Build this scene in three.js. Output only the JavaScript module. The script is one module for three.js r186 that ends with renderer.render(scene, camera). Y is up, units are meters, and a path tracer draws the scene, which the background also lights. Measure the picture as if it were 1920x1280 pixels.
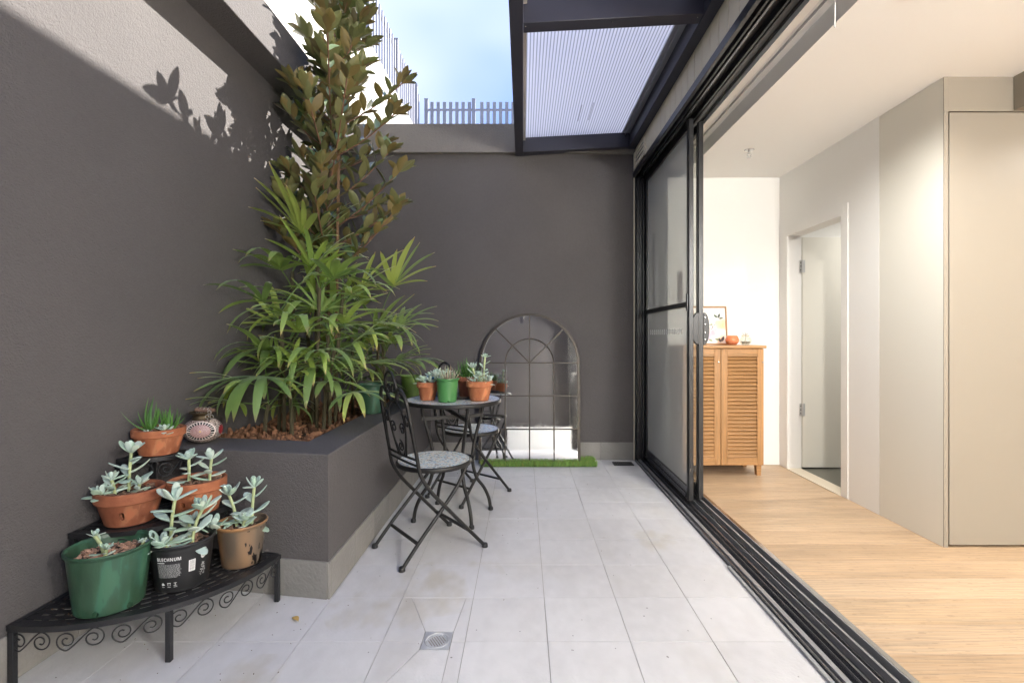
import * as THREE from 'three';
import { RoundedBoxGeometry } from 'three/addons/geometries/RoundedBoxGeometry.js';
import { mergeGeometries, mergeVertices, toCreasedNormals } from 'three/addons/utils/BufferGeometryUtils.js';
import { Brush, Evaluator, SUBTRACTION } from 'three-bvh-csg';

// ---------------------------------------------------------------- camera, sky, sun, exposure
const scene = new THREE.Scene();
const camera = new THREE.PerspectiveCamera(69.47, 1024 / 682, 0.05, 400);
camera.position.set(0, 1.109, 0);
camera.setViewOffset(1920, 1280, -21, 11, 1920, 1280);   // lens shift: vanishing point right of and above the middle
const renderer = new THREE.WebGLRenderer({ antialias: true });
renderer.toneMapping = THREE.LinearToneMapping;
renderer.toneMappingExposure = 8.3;
renderer.shadowMap.enabled = true;
renderer.shadowMap.type = THREE.PCFSoftShadowMap;

const SUN = new THREE.Vector3(1, 1, -0.7).normalize();
const sun = new THREE.DirectionalLight(new THREE.Color().setRGB(1, 0.95, 0.88), 2);
sun.position.copy(SUN).multiplyScalar(20).add(new THREE.Vector3(-0.5, 1.5, -3));
sun.target.position.set(-0.5, 1.5, -3);
sun.castShadow = true; sun.shadow.mapSize.set(2048, 2048); sun.shadow.bias = -0.0005;
Object.assign(sun.shadow.camera, { left: -9, right: 9, top: 9, bottom: -9, near: 1, far: 60 });
scene.add(sun, sun.target);

// seeded random numbers and periodic value noise
function rng(seed) { let a = seed >>> 0; return () => { a = (a + 0x6D2B79F5) | 0; let t = Math.imul(a ^ (a >>> 15), 1 | a); t = (t + Math.imul(t ^ (t >>> 7), 61 | t)) ^ t; return ((t ^ (t >>> 14)) >>> 0) / 4294967296; }; }
function hash2(x, y, s) { let h = Math.imul(x, 374761393) + Math.imul(y, 668265263) + Math.imul(s, 1274126177); h = Math.imul(h ^ (h >>> 13), 1274126177); return ((h ^ (h >>> 16)) >>> 0) / 4294967296; }
function vnoise(u, v, pu, pv, s) {                        // u, v in 0..1, period pu x pv cells
  const x = u * pu, y = v * pv, xi = Math.floor(x), yi = Math.floor(y), f = x - xi, g = y - yi;
  const a = f * f * (3 - 2 * f), b = g * g * (3 - 2 * g), m = (n, p) => ((n % p) + p) % p;
  const x0 = m(xi, pu), x1 = m(xi + 1, pu), y0 = m(yi, pv), y1 = m(yi + 1, pv);
  return (hash2(x0, y0, s) * (1 - a) + hash2(x1, y0, s) * a) * (1 - b) + (hash2(x0, y1, s) * (1 - a) + hash2(x1, y1, s) * a) * b;
}
function fbm(u, v, p, oct, s, q = p) { let r = 0, w = 0.5, t = 0; for (let k = 0; k < oct; k++) { r += w * vnoise(u, v, p << k, q << k, s + k); t += w; w *= 0.5; } return r / t; }

{ // the sky: clear blue, paler low down and round the sun, thin white wisps all over
  const w = 1024, h = 512, d = new Float32Array(w * h * 4), K = 0.158;
  for (let j = 0; j < h; j++) for (let i = 0; i < w; i++) {
    const el = ((j + 0.5) / h - 0.5) * Math.PI, az = ((i + 0.5) / w - 0.5) * 2 * Math.PI;
    const y = Math.sin(el), x = Math.cos(el) * Math.cos(az), z = Math.cos(el) * Math.sin(az);
    const t = Math.pow(1 - Math.max(0, y), 3), m = Math.max(0, x * SUN.x + y * SUN.y + z * SUN.z), au = 0.35 * Math.pow(m, 6) + 0.9 * Math.pow(m, 60);
    const q = fbm(i / w, j / h * 0.5, 6, 5, 11, 10), c = Math.min(1, Math.max(0, (q - 0.48) * 4.6)) * 0.6 * Math.min(1, Math.max(0.15, y * 4));
    let r = 0.2 + 0.38 * t, g = 0.39 + 0.36 * t, b = 1.0 + 0.1 * t;
    r += (1.05 - r) * c + au; g += (1.1 - g) * c + au * 0.97; b += (1.25 - b) * c + au * 0.9;
    d.set([r * K, g * K, b * K, 1], (j * w + i) * 4);
  }
  const t = new THREE.DataTexture(d, w, h, THREE.RGBAFormat, THREE.FloatType);
  t.mapping = THREE.EquirectangularReflectionMapping; t.magFilter = THREE.LinearFilter; t.needsUpdate = true;
  scene.background = t; scene.environment = t;
}

// ---------------------------------------------------------------- helpers
const V = (x, y, z) => new THREE.Vector3(x, y, z), C = (r, g, b) => new THREE.Color().setRGB(r, g, b);
function tex(w, h, fn, srgb = false) {                    // fn(u, v) -> grey or [r, g, b] in 0..1
  const d = new Uint8Array(w * h * 4);
  for (let j = 0; j < h; j++) for (let i = 0; i < w; i++) {
    let c = fn((i + 0.5) / w, (j + 0.5) / h); if (typeof c === 'number') c = [c, c, c];
    const o = (j * w + i) * 4; for (let k = 0; k < 3; k++) d[o + k] = Math.max(0, Math.min(255, Math.round(c[k] * 255))); d[o + 3] = 255;
  }
  const t = new THREE.DataTexture(d, w, h); t.wrapS = t.wrapT = THREE.RepeatWrapping; t.magFilter = THREE.LinearFilter; t.minFilter = THREE.LinearMipmapLinearFilter; t.generateMipmaps = true;
  if (srgb) t.colorSpace = THREE.SRGBColorSpace; t.needsUpdate = true; return t;
}
function rep(t, mx, my = mx, ox = 0, oy = 0) { const c = t.clone(); c.repeat.set(1 / mx, 1 / my); c.offset.set(ox, oy); c.needsUpdate = true; return c; }   // covers mx by my metres
const S2 = x => x <= 0.0031308 ? 12.92 * x : 1.055 * Math.pow(x, 1 / 2.4) - 0.055;      // linear -> sRGB number
const mat = (o, physical) => new (physical ? THREE.MeshPhysicalMaterial : THREE.MeshStandardMaterial)({ roughness: 0.7, ...o });
function boxUV(g) {                                        // uv in metres by the way each face points
  if (g.index) g = g.toNonIndexed();
  const p = g.attributes.position, n = new Float32Array(p.count * 2), a = V(), b = V(), c = V();
  for (let i = 0; i < p.count; i += 3) {
    a.fromBufferAttribute(p, i); b.fromBufferAttribute(p, i + 1); c.fromBufferAttribute(p, i + 2);
    const m = b.clone().sub(a).cross(c.clone().sub(a)), x = Math.abs(m.x), y = Math.abs(m.y), z = Math.abs(m.z);
    [a, b, c].forEach((q, k) => { const o = (i + k) * 2; if (x >= y && x >= z) { n[o] = q.z; n[o + 1] = q.y; } else if (y >= z) { n[o] = q.x; n[o + 1] = q.z; } else { n[o] = q.x; n[o + 1] = q.y; } });
  }
  g.setAttribute('uv', new THREE.BufferAttribute(n, 2)); return g;
}
const bx = (x0, x1, y0, y1, z0, z1, r = 0) => {            // box between limits, edges rounded by r
  const w = x1 - x0, h = y1 - y0, d = z1 - z0;
  const g = r ? new RoundedBoxGeometry(w, h, d, 1, Math.min(r, w / 2.01, h / 2.01, d / 2.01)) : new THREE.BoxGeometry(w, h, d);
  g.translate((x0 + x1) / 2, (y0 + y1) / 2, (z0 + z1) / 2); return boxUV(g);
};
const strip = g => { let q = g.index ? g.toNonIndexed() : g; for (const k of Object.keys(q.attributes)) if (!['position', 'normal', 'uv', 'color'].includes(k)) q.deleteAttribute(k); return q; };
const join = a => Array.isArray(a) ? (a.length > 1 ? mergeGeometries(a.map(strip)) : a[0]) : a;
function mesh(name, geo, m, parent) { const o = new THREE.Mesh(join(geo), m); o.name = name; if (parent) parent.add(o); return o; }
const used = {};
function numbered(n) { const k = used[n] = (used[n] ?? -1) + 1; return k ? n + '_' + String(k).padStart(3, '0') : n; }
function tag(o, label, category, group) { o.name = numbered(o.name); o.userData = { label, category }; if (group) o.userData.group = group; scene.add(o); return o; }
function thing(name, label, category, p = [0, 0, 0], turn = 0, group) { const o = new THREE.Group(); o.name = name; o.position.set(...p); o.rotation.y = turn; return tag(o, label, category, group); }
function struct(name, geo, m) { const o = geo ? mesh(name, geo, m) : new THREE.Group(); o.name = numbered(name); o.userData.kind = 'structure'; scene.add(o); return o; }
function bar(a, b, w, h = w, r = 0) {                      // a straight bar of section w x h (h nearest to up)
  const d = b.clone().sub(a), L = d.length(), g = boxUV(r ? new RoundedBoxGeometry(w, h, L, 1, r) : new THREE.BoxGeometry(w, h, L));
  const m = new THREE.Matrix4().lookAt(V(), d, Math.abs(d.y) > 0.98 * L ? V(1, 0, 0) : V(0, 1, 0)); m.setPosition(a.clone().add(b).multiplyScalar(0.5));
  return g.applyMatrix4(m);
}
const tube = (pts, r, seg = 24, rad = 6, closed = false) => new THREE.TubeGeometry(new THREE.CatmullRomCurve3(pts, closed, 'centripetal'), seg, r, rad, closed);
const lathe = (prof, seg = 40) => new THREE.LatheGeometry(prof.map(([x, y]) => new THREE.Vector2(x, y)), seg);
function poly(pts, y0, y1) {                               // prism over a polygon of [x, z]
  const s = new THREE.Shape(pts.map(([x, z]) => new THREE.Vector2(x, -z)));
  return boxUV(new THREE.ExtrudeGeometry(s, { depth: y1 - y0, bevelEnabled: false }).rotateX(-Math.PI / 2).translate(0, y0, 0));
}
// ---------------------------------------------------------------- surfaces
const FL = 0.03;                                            // level of the indoor floor
const grainT = tex(512, 512, (u, v) => 0.55 * fbm(u, v, 64, 2, 3) + 0.3 * fbm(u, v, 24, 2, 5) + 0.15 * hash2(u * 512 | 0, v * 512 | 0, 9));
const mottleT = tex(512, 512, (u, v) => { const a = 0.9 + 0.2 * (fbm(u, v, 4, 5, 21) - 0.5) + 0.05 * (vnoise(u, v, 128, 128, 8) - 0.5); return a; });
const render = (r, g, b, bump = 0.006) => mat({ color: C(r, g, b), map: rep(mottleT, 1.7), bumpMap: rep(grainT, 0.27), bumpScale: bump * 0.75, roughness: 0.82 });
const M = {};
M.wall = render(0.11, 0.1, 0.098);
M.coping = render(0.2, 0.184, 0.168);
M.white = render(0.8, 0.78, 0.74, 0.003);
M.plaster = mat({ color: C(0.86, 0.845, 0.81), map: rep(mottleT, 2.3), bumpMap: rep(grainT, 0.3), bumpScale: 0.0006, roughness: 0.75 });
M.plaster.map = null;
M.black = mat({ color: C(0.013, 0.013, 0.014), roughness: 0.32, metalness: 0.0, bumpMap: rep(grainT, 0.1), bumpScale: 0.0001 });
M.alu = mat({ color: C(0.17, 0.17, 0.18), roughness: 0.27, metalness: 0.75, bumpMap: rep(grainT, 0.25), bumpScale: 0.0006 });
M.shinyalu = mat({ color: C(0.62, 0.62, 0.62), roughness: 0.25, metalness: 1 });
M.steel = mat({ color: C(0.6, 0.6, 0.58), roughness: 0.35, metalness: 0.3 });
M.pergola = mat({ color: C(0.03, 0.03, 0.045), roughness: 0.45 });
M.cream = mat({ color: C(0.76, 0.69, 0.53), roughness: 0.6, bumpMap: rep(grainT, 0.2), bumpScale: 0.0004 });
M.fence = mat({ color: C(0.3, 0.3, 0.325), roughness: 0.45 });
M.grout = mat({ color: C(0.36, 0.34, 0.31), roughness: 0.95, bumpMap: rep(grainT, 0.1), bumpScale: 0.002 });
// courtyard tiles: pale grey with faint cloudiness, dirt specks, a few brown stains where pots drip and rust collects
const R0 = rng(77), spots = Array.from({ length: 170 }, () => [R0(), R0(), 0.0004 + 0.0009 * R0() * R0()]);
const stains = [[0.2, 0.66, 0.10], [0.13, 0.70, 0.07], [0.28, 0.62, 0.06], [0.44, 0.45, 0.08], [0.38, 0.5, 0.06], [0.82, 0.36, 0.05], [0.3, 0.74, 0.05]];
const floorT = tex(1024, 1024, (u, v) => {
  let a = 0.95 + 0.13 * (fbm(u, v, 6, 5, 31) - 0.5) + 0.05 * (fbm(u, v, 90, 2, 37) - 0.5), br = 0;
  const n = fbm(u, v, 24, 4, 41);
  for (const [x, y, r] of stains) { const q = Math.hypot(u - x, (v - y) * 1.5) / r; if (q < 1.3) br = Math.max(br, Math.min(1, Math.max(0, (n - 0.3 - 0.3 * q) * 3.2))); }
  for (const [x, y, r] of spots) if (Math.abs(u - x) < 0.003 && Math.hypot(u - x, (v - y) * 1.5) < r) a *= 0.4;
  const e = Math.max(0, fbm(u, v, 14, 4, 43) - 0.56) * 0.9; br = Math.min(1, br * 0.3 + e * 0.3);
  return [a * (1 - 0.24 * br), a * (1 - 0.3 * br), a * (1 - 0.46 * br)];
}, true);
M.tiles = [[0.63, 0.622, 0.632], [0.615, 0.607, 0.618], [0.645, 0.637, 0.645], [0.622, 0.612, 0.617]].map(c => mat({ color: C(...c), map: rep(floorT, 3, 4.5, 0.57, 0.95), bumpMap: rep(grainT, 0.5), bumpScale: 0.0011, roughness: 0.5 }));
M.skirt = [[0.26, 0.245, 0.225], [0.23, 0.22, 0.205], [0.28, 0.262, 0.238]].map(c => mat({ color: C(...c), map: rep(mottleT, 0.5), bumpMap: rep(grainT, 0.7), bumpScale: 0.004, roughness: 0.6 }));
// timber: grain along u
const woodT = tex(1024, 512, (u, v) => {
  const w = fbm(u, v, 2, 3, 51, 12), f = 0.5 + 0.5 * Math.sin((v * 34 + 3.2 * w + 1.6 * fbm(u, v, 3, 3, 57, 6)) * 6.2832), g = vnoise(u, v, 24, 256, 53), p = vnoise(u, v, 60, 400, 54);
  let a = 0.84 + 0.1 * f * w + 0.12 * (g - 0.5) + 0.16 * (fbm(u, v, 3, 3, 55, 8) - 0.5) - (p > 0.86 ? 0.1 : 0);
  return [a * 1.0, a * (0.985 - 0.02 * f), a * (0.965 - 0.05 * f)];
}, true);
const timber = (r, g, b, o = {}) => mat({ color: C(r, g, b), map: rep(woodT, 2.2, 0.75), bumpMap: rep(woodT, 2.2, 0.75), bumpScale: 0.0012, roughness: 0.42, ...o });
M.planks = [[0.65, 0.49, 0.34], [0.61, 0.45, 0.305], [0.68, 0.52, 0.37], [0.63, 0.475, 0.325], [0.575, 0.42, 0.28]].map(c => timber(...c));

// ---------------------------------------------------------------- ground and courtyard floor
struct('ground', bx(-70, 70, -0.3, -0.12, -90, 60), mat({ color: C(0.25, 0.24, 0.22), bumpMap: rep(grainT, 1), bumpScale: 0.01, roughness: 0.95 }));
const floor = struct('floor', bx(-1.66, 1.0, -0.11, -0.0035, -4.41, 2.2), M.grout);
{
  const r = rng(5), g = 0.0013, xs = [-1.645, -1.411, -1.111, -0.811, -0.511, -0.211, 0.089, 0.389, 0.689, 0.988];
  const zs = []; for (let z = -4.384; z < 2.1; z += 0.3) zs.push(z); zs[0] = -4.393; zs.splice(1, 0, -4.184); zs.splice(2, 1); zs.length = 0;
  zs.push(-4.393); for (let z = -4.184; z < 2.1; z += 0.3) zs.push(z);
  const put = geo => mesh('floor_tile', geo, M.tiles[r() * 4 | 0], floor);
  for (let i = 0; i < xs.length - 1; i++) for (let k = 0; k < zs.length - 1; k++) {
    const x0 = xs[i] + g, x1 = xs[i + 1] - g, z0 = zs[k] + g, z1 = zs[k + 1] - g, y = (r() - 0.5) * 0.0012;
    if (x1 < -0.85 && z1 < -2.3) continue;                                    // under the planter
    if (i === 4 && z0 > -2.1 && z1 < -1.4) continue;                          // cut tiles round the drain, below
    put(bx(x0, x1, -0.012, y, z0, z1));
  }
  // six pieces cut to fall towards the drain
  const D = [-0.367, -0.261, -1.845, -1.739], a = -0.511 + g, b = -0.211 - g, f = -2.084 + g, n = -1.484 - g, m = -1.784, h = 0.0012;
  const cut = pts => put(poly(pts, -0.012, -0.0004));
  cut([[a + 0.04, f], [b - 0.03, f], [D[1] - h, D[2] - h], [D[0] + h, D[2] - h]].map(p => p));
  cut([[D[0] + h, D[3] + h], [D[1] - h, D[3] + h], [b - 0.05, n], [a + 0.03, n]]);
  cut([[a, f], [a + 0.038, f], [D[0] - h, D[2]], [D[0] - h, m - g], [a, m - g]]);
  cut([[a, m + g], [D[0] - h, m + g], [D[0] - h, D[3]], [a + 0.028, n], [a, n]]);
  cut([[b - 0.028, f], [b, f], [b, m - g], [D[1] + h, m - g], [D[1] + h, D[2]]]);
  cut([[D[1] + h, m + g], [b, m + g], [b, n], [b - 0.048, n], [D[1] + h, D[3]]]);
}
// ---------------------------------------------------------------- rendered courtyard walls with tiled skirting and coping
function skirting(parent, from, to, axis, at, out, seed, first) {             // tiles 0.3 m long, 0.157 high, 10 mm proud
  const r = rng(seed); let p = from, e = Math.min(first, to);
  while (p < to - 0.01) {
    const g = axis === 'x' ? bx(p + 0.0012, e - 0.0012, 0.001, 0.157, Math.min(at, at + out), Math.max(at, at + out), 0.002) : bx(Math.min(at, at + out), Math.max(at, at + out), 0.001, 0.157, p + 0.0012, e - 0.0012, 0.002);
    mesh('skirting_tile', g, M.skirt[r() * 3 | 0], parent); p = e; e = Math.min(to, e + 0.3);
  }
}
const wallL = thing('rendered_wall', 'charcoal rendered wall with a strip of sunlight, beside the raised planter', 'wall');
mesh('render', bx(-1.86, -1.645, -0.1, 2.76, -4.6, 2.4), M.wall, wallL);
mesh('coping_beam', bx(-1.87, -1.46, 2.74, 3.0, -4.3405, 2.4, 0.006), M.wall, wallL);
skirting(wallL, -2.09, 2.2, 'z', -1.6455, 0.01, 3, -1.81);
const wallB = thing('rendered_wall', 'charcoal rendered wall behind the arched mirror with a projecting coping', 'wall');
mesh('render', bx(-1.644, 1.2, -0.1, 2.724, -4.6, -4.393), M.wall, wallB);
mesh('coping_beam', bx(-1.79, 0.985, 2.7245, 2.979, -4.62, -4.34, 0.006), M.coping, wallB);
skirting(wallB, -0.811, 0.985, 'x', -4.3935, 0.01, 4, -0.511 + 0.0);
const wallN = thing('rendered_wall', 'dark rendered wall behind the white chest, seen in the arched mirror', 'wall');
mesh('render', bx(-1.644, 1.2, -0.1, 3.0, 2.2, 2.4), M.wall, wallN);
skirting(wallN, -1.63, 0.985, 'x', 2.2005, -0.01, 6, -1.4);
const wallW = thing('white_wall', 'bright white sunlit wall above the coping beam, carrying the grey fence', 'wall');
mesh('render', bx(-2.4, -1.8, -0.1, 4.565, -8.9, 3.5, 0.01), M.white, wallW);
// raised terrace beyond the back wall
struct('terrace', bx(-9, 7, -0.1, 4.5, -16, -8.6), mat({ color: C(0.4, 0.38, 0.35), bumpMap: rep(grainT, 1), bumpScale: 0.004, roughness: 0.9 }));
// ---------------------------------------------------------------- fences
function fence(label, ax, from, to, at, y0, y1, posts, pitch, pw, railY) {
  const f = thing('picket_fence', label, 'fence', [0, 0, 0], 0, 'fences');
  delete f.userData.group;
  const q = (u0, u1, a, b, d0, d1) => ax === 'z' ? bx(at + d0, at + d1, a, b, u0, u1) : bx(u0, u1, a, b, at + d0, at + d1);
  for (let u = from; u < to; u += pitch) if (!posts.some(p => Math.abs(p - u - pw / 2) < 0.05)) mesh('picket', q(u, u + pw, y0 + 0.05, y1, -0.008, 0.008), M.fence, f);
  for (const y of railY) mesh('rail', q(from, to, y, y + 0.035, -0.026, -0.0085), M.fence, f);
  for (const p of posts) { const o = mesh('post', q(p - 0.03, p + 0.03, y0 - 0.05, y1 + 0.04, -0.03, 0.03), M.fence, f); mesh('cap', q(p - 0.034, p + 0.034, y1 + 0.04, y1 + 0.052, -0.034, 0.034), M.fence, o); }
}
fence('grey metal picket fence standing along the top of the white wall', 'z', -8.78, 2.5, -1.86, 4.565, 5.39, [-8.52, -7.2, -5.88, -4.56, -3.24, -1.92, -0.6, 0.72, 2.0], 0.125, 0.05, [4.66, 5.28]);
fence('grey slatted metal fence above the back wall coping', 'x', -1.78, 4.6, -8.84, 4.53, 5.3, [-1.74, -0.95 + 0.06, 1.4, 3.7], 0.112, 0.06, [4.68, 5.15]);
// ---------------------------------------------------------------- house: upper storey, cladding boards, indoor shell
const house = thing('house', 'house with cream vertical boards above the black sliding doors', 'house');
mesh('upper_storey', bx(1.012, 6.6, 2.64, 4.81, -9, 4.2), M.cream, house);
mesh('wall', [bx(1.012, 1.2, -0.1, 2.64, 1.9, 4.2), bx(1.21, 6.6, -0.1, 2.64, -9, -4.42)], M.cream, house);
mesh('lintel', bx(1.012, 1.2, 2.58, 2.639, -4.39, 1.9), M.cream, house);
for (let z = -4.39, k = 0; z < 1.9; z += 0.118, k++) mesh('board', bx(0.994, 1.0105, 2.552, 3.4, z + 0.004, z + 0.114, 0.004), M.cream, house);
mesh('sarking', bx(1.0108, 1.0116, 2.552, 3.39, -4.39, 1.9), mat({ color: C(0.16, 0.14, 0.1), roughness: 0.9 }), house);
mesh('corner_trim', bx(0.985, 1.03, 0.001, 2.72, -4.392, -4.372), M.cream, house);
{ // wall vent close to the back wall
  const v = mesh('vent', [bx(0.978, 0.9935, 2.575, 2.59, -4.33, -3.98), bx(0.978, 0.9935, 2.7, 2.715, -4.33, -3.98), bx(0.978, 0.9935, 2.59, 2.7, -4.33, -4.31), bx(0.978, 0.9935, 2.59, 2.7, -4.0, -3.98)], M.cream, house);
  mesh('vent_slot', bx(0.988, 0.9938, 2.59, 2.7, -4.31, -4.0), mat({ color: C(0.05, 0.045, 0.04) }), v);
  for (let k = 0; k < 3; k++) mesh('slat', bar(V(0.984, 2.605 + 0.035 * k, -4.31), V(0.984, 2.605 + 0.035 * k, -4.0), 0.008, 0.014), M.cream, v);
}
// indoors
const beige = mat({ color: C(0.235, 0.204, 0.163), roughness: 0.5 }), cupw = mat({ color: C(0.74, 0.71, 0.63), roughness: 0.5 });
const subfloor = struct('timber_floor', bx(1.21, 6.5, -0.1, FL - 0.006, -4.41, 4.2), mat({ color: C(0.12, 0.08, 0.045) }));
{
  const r = rng(12);
  for (let k = 0, z = -4.116; z < 2.6; z += 0.175, k++) {
    let x = 1.235 - r() * 1.4;
    while (x < 6.4) {
      const e = x + 1.6 + r() * 0.5, x0 = Math.max(x, 1.235), x1 = Math.min(e, z < -2.96 ? 2.2 : 6.4);
      if (x1 - x0 > 0.05) {
        const g = bx(x0 + 0.0008, x1 - 0.0008, FL - 0.012, FL, z + 0.0009, z + 0.1741), u = g.attributes.uv, du = r() * 5, dv = r() * 5;
        for (let i = 0; i < u.count; i++) u.setXY(i, u.getX(i) + du, u.getY(i) + dv);
        mesh('plank', g, M.planks[r() * 5 | 0], subfloor);
      }
      x = e;
    }
  }
}
mesh('edge_strip', bx(1.212, 1.2345, FL - 0.01, FL + 0.003, -4.36, 1.9, 0.002), M.shinyalu, subfloor);
struct('ceiling', [bx(1.319, 6.5, 2.428, 2.63, -4.41, 4.2), bx(1.21, 1.319, 2.61, 2.635, -4.41, 4.2), bx(1.2085, 1.25, 2.52, 2.609, -4.41, 1.9), bx(1.282, 1.3185, 2.52, 2.609, -4.41, 1.9)], M.plaster);
const wIn = struct('wall_end', bx(1.21, 2.245, -0.05, 2.428, -4.4, -4.116), M.plaster);
struct('wall_side', [bx(2.145, 2.245, -0.05, 2.428, -3.3, -2.966), bx(2.145, 2.245, 1.93, 2.428, -4.0, -3.3), bx(2.145, 2.245, -0.05, 2.428, -4.1155, -4.0)], M.plaster);
struct('wall_far', [bx(6.4, 6.5, -0.05, 2.428, -4.4, 4.2), bx(1.21, 6.4, -0.05, 2.428, 2.6, 2.7)], M.plaster);
struct('back_room', [bx(2.246, 5.2, -0.05, 2.428, -4.41, -4.32), bx(5.1, 5.2, -0.05, 2.428, -4.32, -2.5)], M.plaster);
struct('back_room_floor', bx(2.2005, 5.1, -0.02, FL - 0.002, -4.32, -2.97), mat({ color: C(0.12, 0.115, 0.09), roughness: 0.5 }));
// doorway lining and open leaf
const lining = thing('door_frame', 'white painted frame round the open indoor doorway', 'door frame');
mesh('architrave', [bx(2.14, 2.1448, FL, 1.985, -4.056, -4.0, 0.002), bx(2.14, 2.1448, FL, 1.985, -3.3, -3.244, 0.002), bx(2.14, 2.1448, 1.93, 1.985, -4.0, -3.3, 0.002)], M.plaster, lining);
mesh('jamb', bx(2.141, 2.255, FL, 1.93, -3.9995, -3.985), M.plaster, lining); mesh('jamb', bx(2.141, 2.255, FL, 1.93, -3.315, -3.3005), M.plaster, lining);
mesh('head', bx(2.141, 2.255, 1.916, 1.9297, -3.985, -3.315), M.plaster, lining);
mesh('threshold', bx(2.13, 2.25, FL, FL + 0.006, -3.985, -3.315, 0.002), mat({ color: C(0.6, 0.52, 0.4), roughness: 0.4 }), lining);
const leaf = thing('door_leaf', 'pale door leaf swung open inside the doorway', 'door');
mesh('panel', bx(2.262, 2.93, FL + 0.012, 1.905, -4.02, -3.985, 0.002), mat({ color: C(0.78, 0.75, 0.66), roughness: 0.5 }), leaf);
for (const y of [0.46, 1.62]) { const h = mesh('hinge', [bx(2.238, 2.256, y, y + 0.1, -3.9845, -3.9815), bx(2.262, 2.283, y, y + 0.1, -3.9848, -3.982)], M.steel, leaf); mesh('knuckle', new THREE.CylinderGeometry(0.006, 0.006, 0.1, 10).translate(2.259, y + 0.05, -3.979), M.steel, h); for (let k = 0; k < 3; k++) mesh('screw', new THREE.CylinderGeometry(0.004, 0.004, 0.002, 8).rotateX(Math.PI / 2).translate(2.247, y + 0.02 + 0.03 * k, -3.981), M.black, h); }
// tall cupboard and the bulkhead over it
const cup = thing('tall_cupboard', 'tall beige built-in cupboard with a plain flush door', 'cupboard');
mesh('side_panel', bx(2.1455, 2.168, FL, 2.427, -2.964, -2.5125, 0.001), cupw, cup); mesh('edge_trim', bx(2.1455, 2.1675, FL, 2.2505, -2.512, -2.5085), beige, cup); mesh('edge_trim', bx(2.1455, 2.1675, 2.252, 2.427, -2.512, -2.5085), beige, cup);
mesh('carcass', bx(2.17, 4.6, FL + 0.05, 2.24, -2.96, -2.54), M.black, cup);
mesh('plinth', bx(2.17, 4.6, FL, FL + 0.045, -2.96, -2.55), M.black, cup);
mesh('top_panel', bx(2.1685, 4.6, 2.252, 2.427, -2.96, -2.509, 0.001), beige, cup);
for (const [a, b] of [[2.175, 2.82], [2.825, 3.47], [3.475, 4.12]]) mesh('door', bx(a, b, FL + 0.012, 2.246, -2.532, -2.5092, 0.0015), beige, cup);
struct('bulkhead', bx(2.5, 6.39, 2.255, 2.4275, -2.505, -1.5), beige);
// ceiling downlights
function downlight(x, y, z, power, label, aim, angle = 1.45) {
  const t = thing('downlight', label, 'downlight', [x, y, z], 0, 'recessed ceiling lights');
  mesh('trim', new THREE.TorusGeometry(0.05, 0.006, 6, 24).rotateX(Math.PI / 2).translate(0, -0.002, 0), M.plaster, t);
  mesh('lamp_lens', new THREE.CylinderGeometry(0.045, 0.045, 0.004, 24).translate(0, -0.003, 0), mat({ color: C(0.9, 0.9, 0.85), emissive: C(1, 0.9, 0.76), emissiveIntensity: 3 }), t);
  const l = new THREE.SpotLight(C(1, 0.975, 0.93), power, 0, angle, 1, 2); l.position.set(x, y - 0.02, z); l.target.position.set(...(aim || [x, 0, z])); l.castShadow = true; l.shadow.radius = 2.2; scene.add(l, l.target);
}
downlight(2.95, 2.255, -2.15, 0.5, 'recessed light under the bulkhead in front of the tall cupboard');
downlight(1.5, 2.428, -1.86, 1.8, 'tilted recessed light aimed along the hallway at the shoe cabinet', [2.14, 0.5, -3.15], 0.8);
downlight(3.2, 2.428, -3.5, 1.6, 'recessed ceiling light in the small room behind the open door');
function pendant(x, z, power, label) {                      // opal globe on a cord
  const t = thing('pendant_lamp', label, 'pendant lamp', [x, 1.95, z], 0, 'opal globe pendants'), r = 0.19;
  mesh('ceiling_rose', lathe([[0, 0.4775], [0.06, 0.4775], [0.055, 0.46], [0.01, 0.45], [0, 0.45]], 24), M.black, t);
  mesh('cord', bar(V(0, r, 0), V(0, 0.46, 0), 0.006), M.black, t);
  mesh('cap', lathe([[0, r + 0.02], [0.035, r + 0.015], [0.045, r - 0.012], [0, r - 0.012]], 20), M.black, t);
  mesh('lamp_globe', new THREE.SphereGeometry(r, 32, 20), mat({ color: C(0.9, 0.9, 0.88), emissive: C(1, 0.99, 0.965), emissiveIntensity: 1.2, roughness: 0.4 }), t);
  const l = new THREE.PointLight(C(1, 0.99, 0.965), power, 0, 2); l.position.set(x, 1.95, z); l.castShadow = true; l.shadow.radius = 9; scene.add(l);
}
pendant(2.1, 0.9, 2.5, 'round white pendant lamp hanging in the living room, nearer the tall cupboard'); pendant(2.1, 1.9, 2.2, 'round white pendant lamp hanging in the living room, nearer the end wall');
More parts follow.
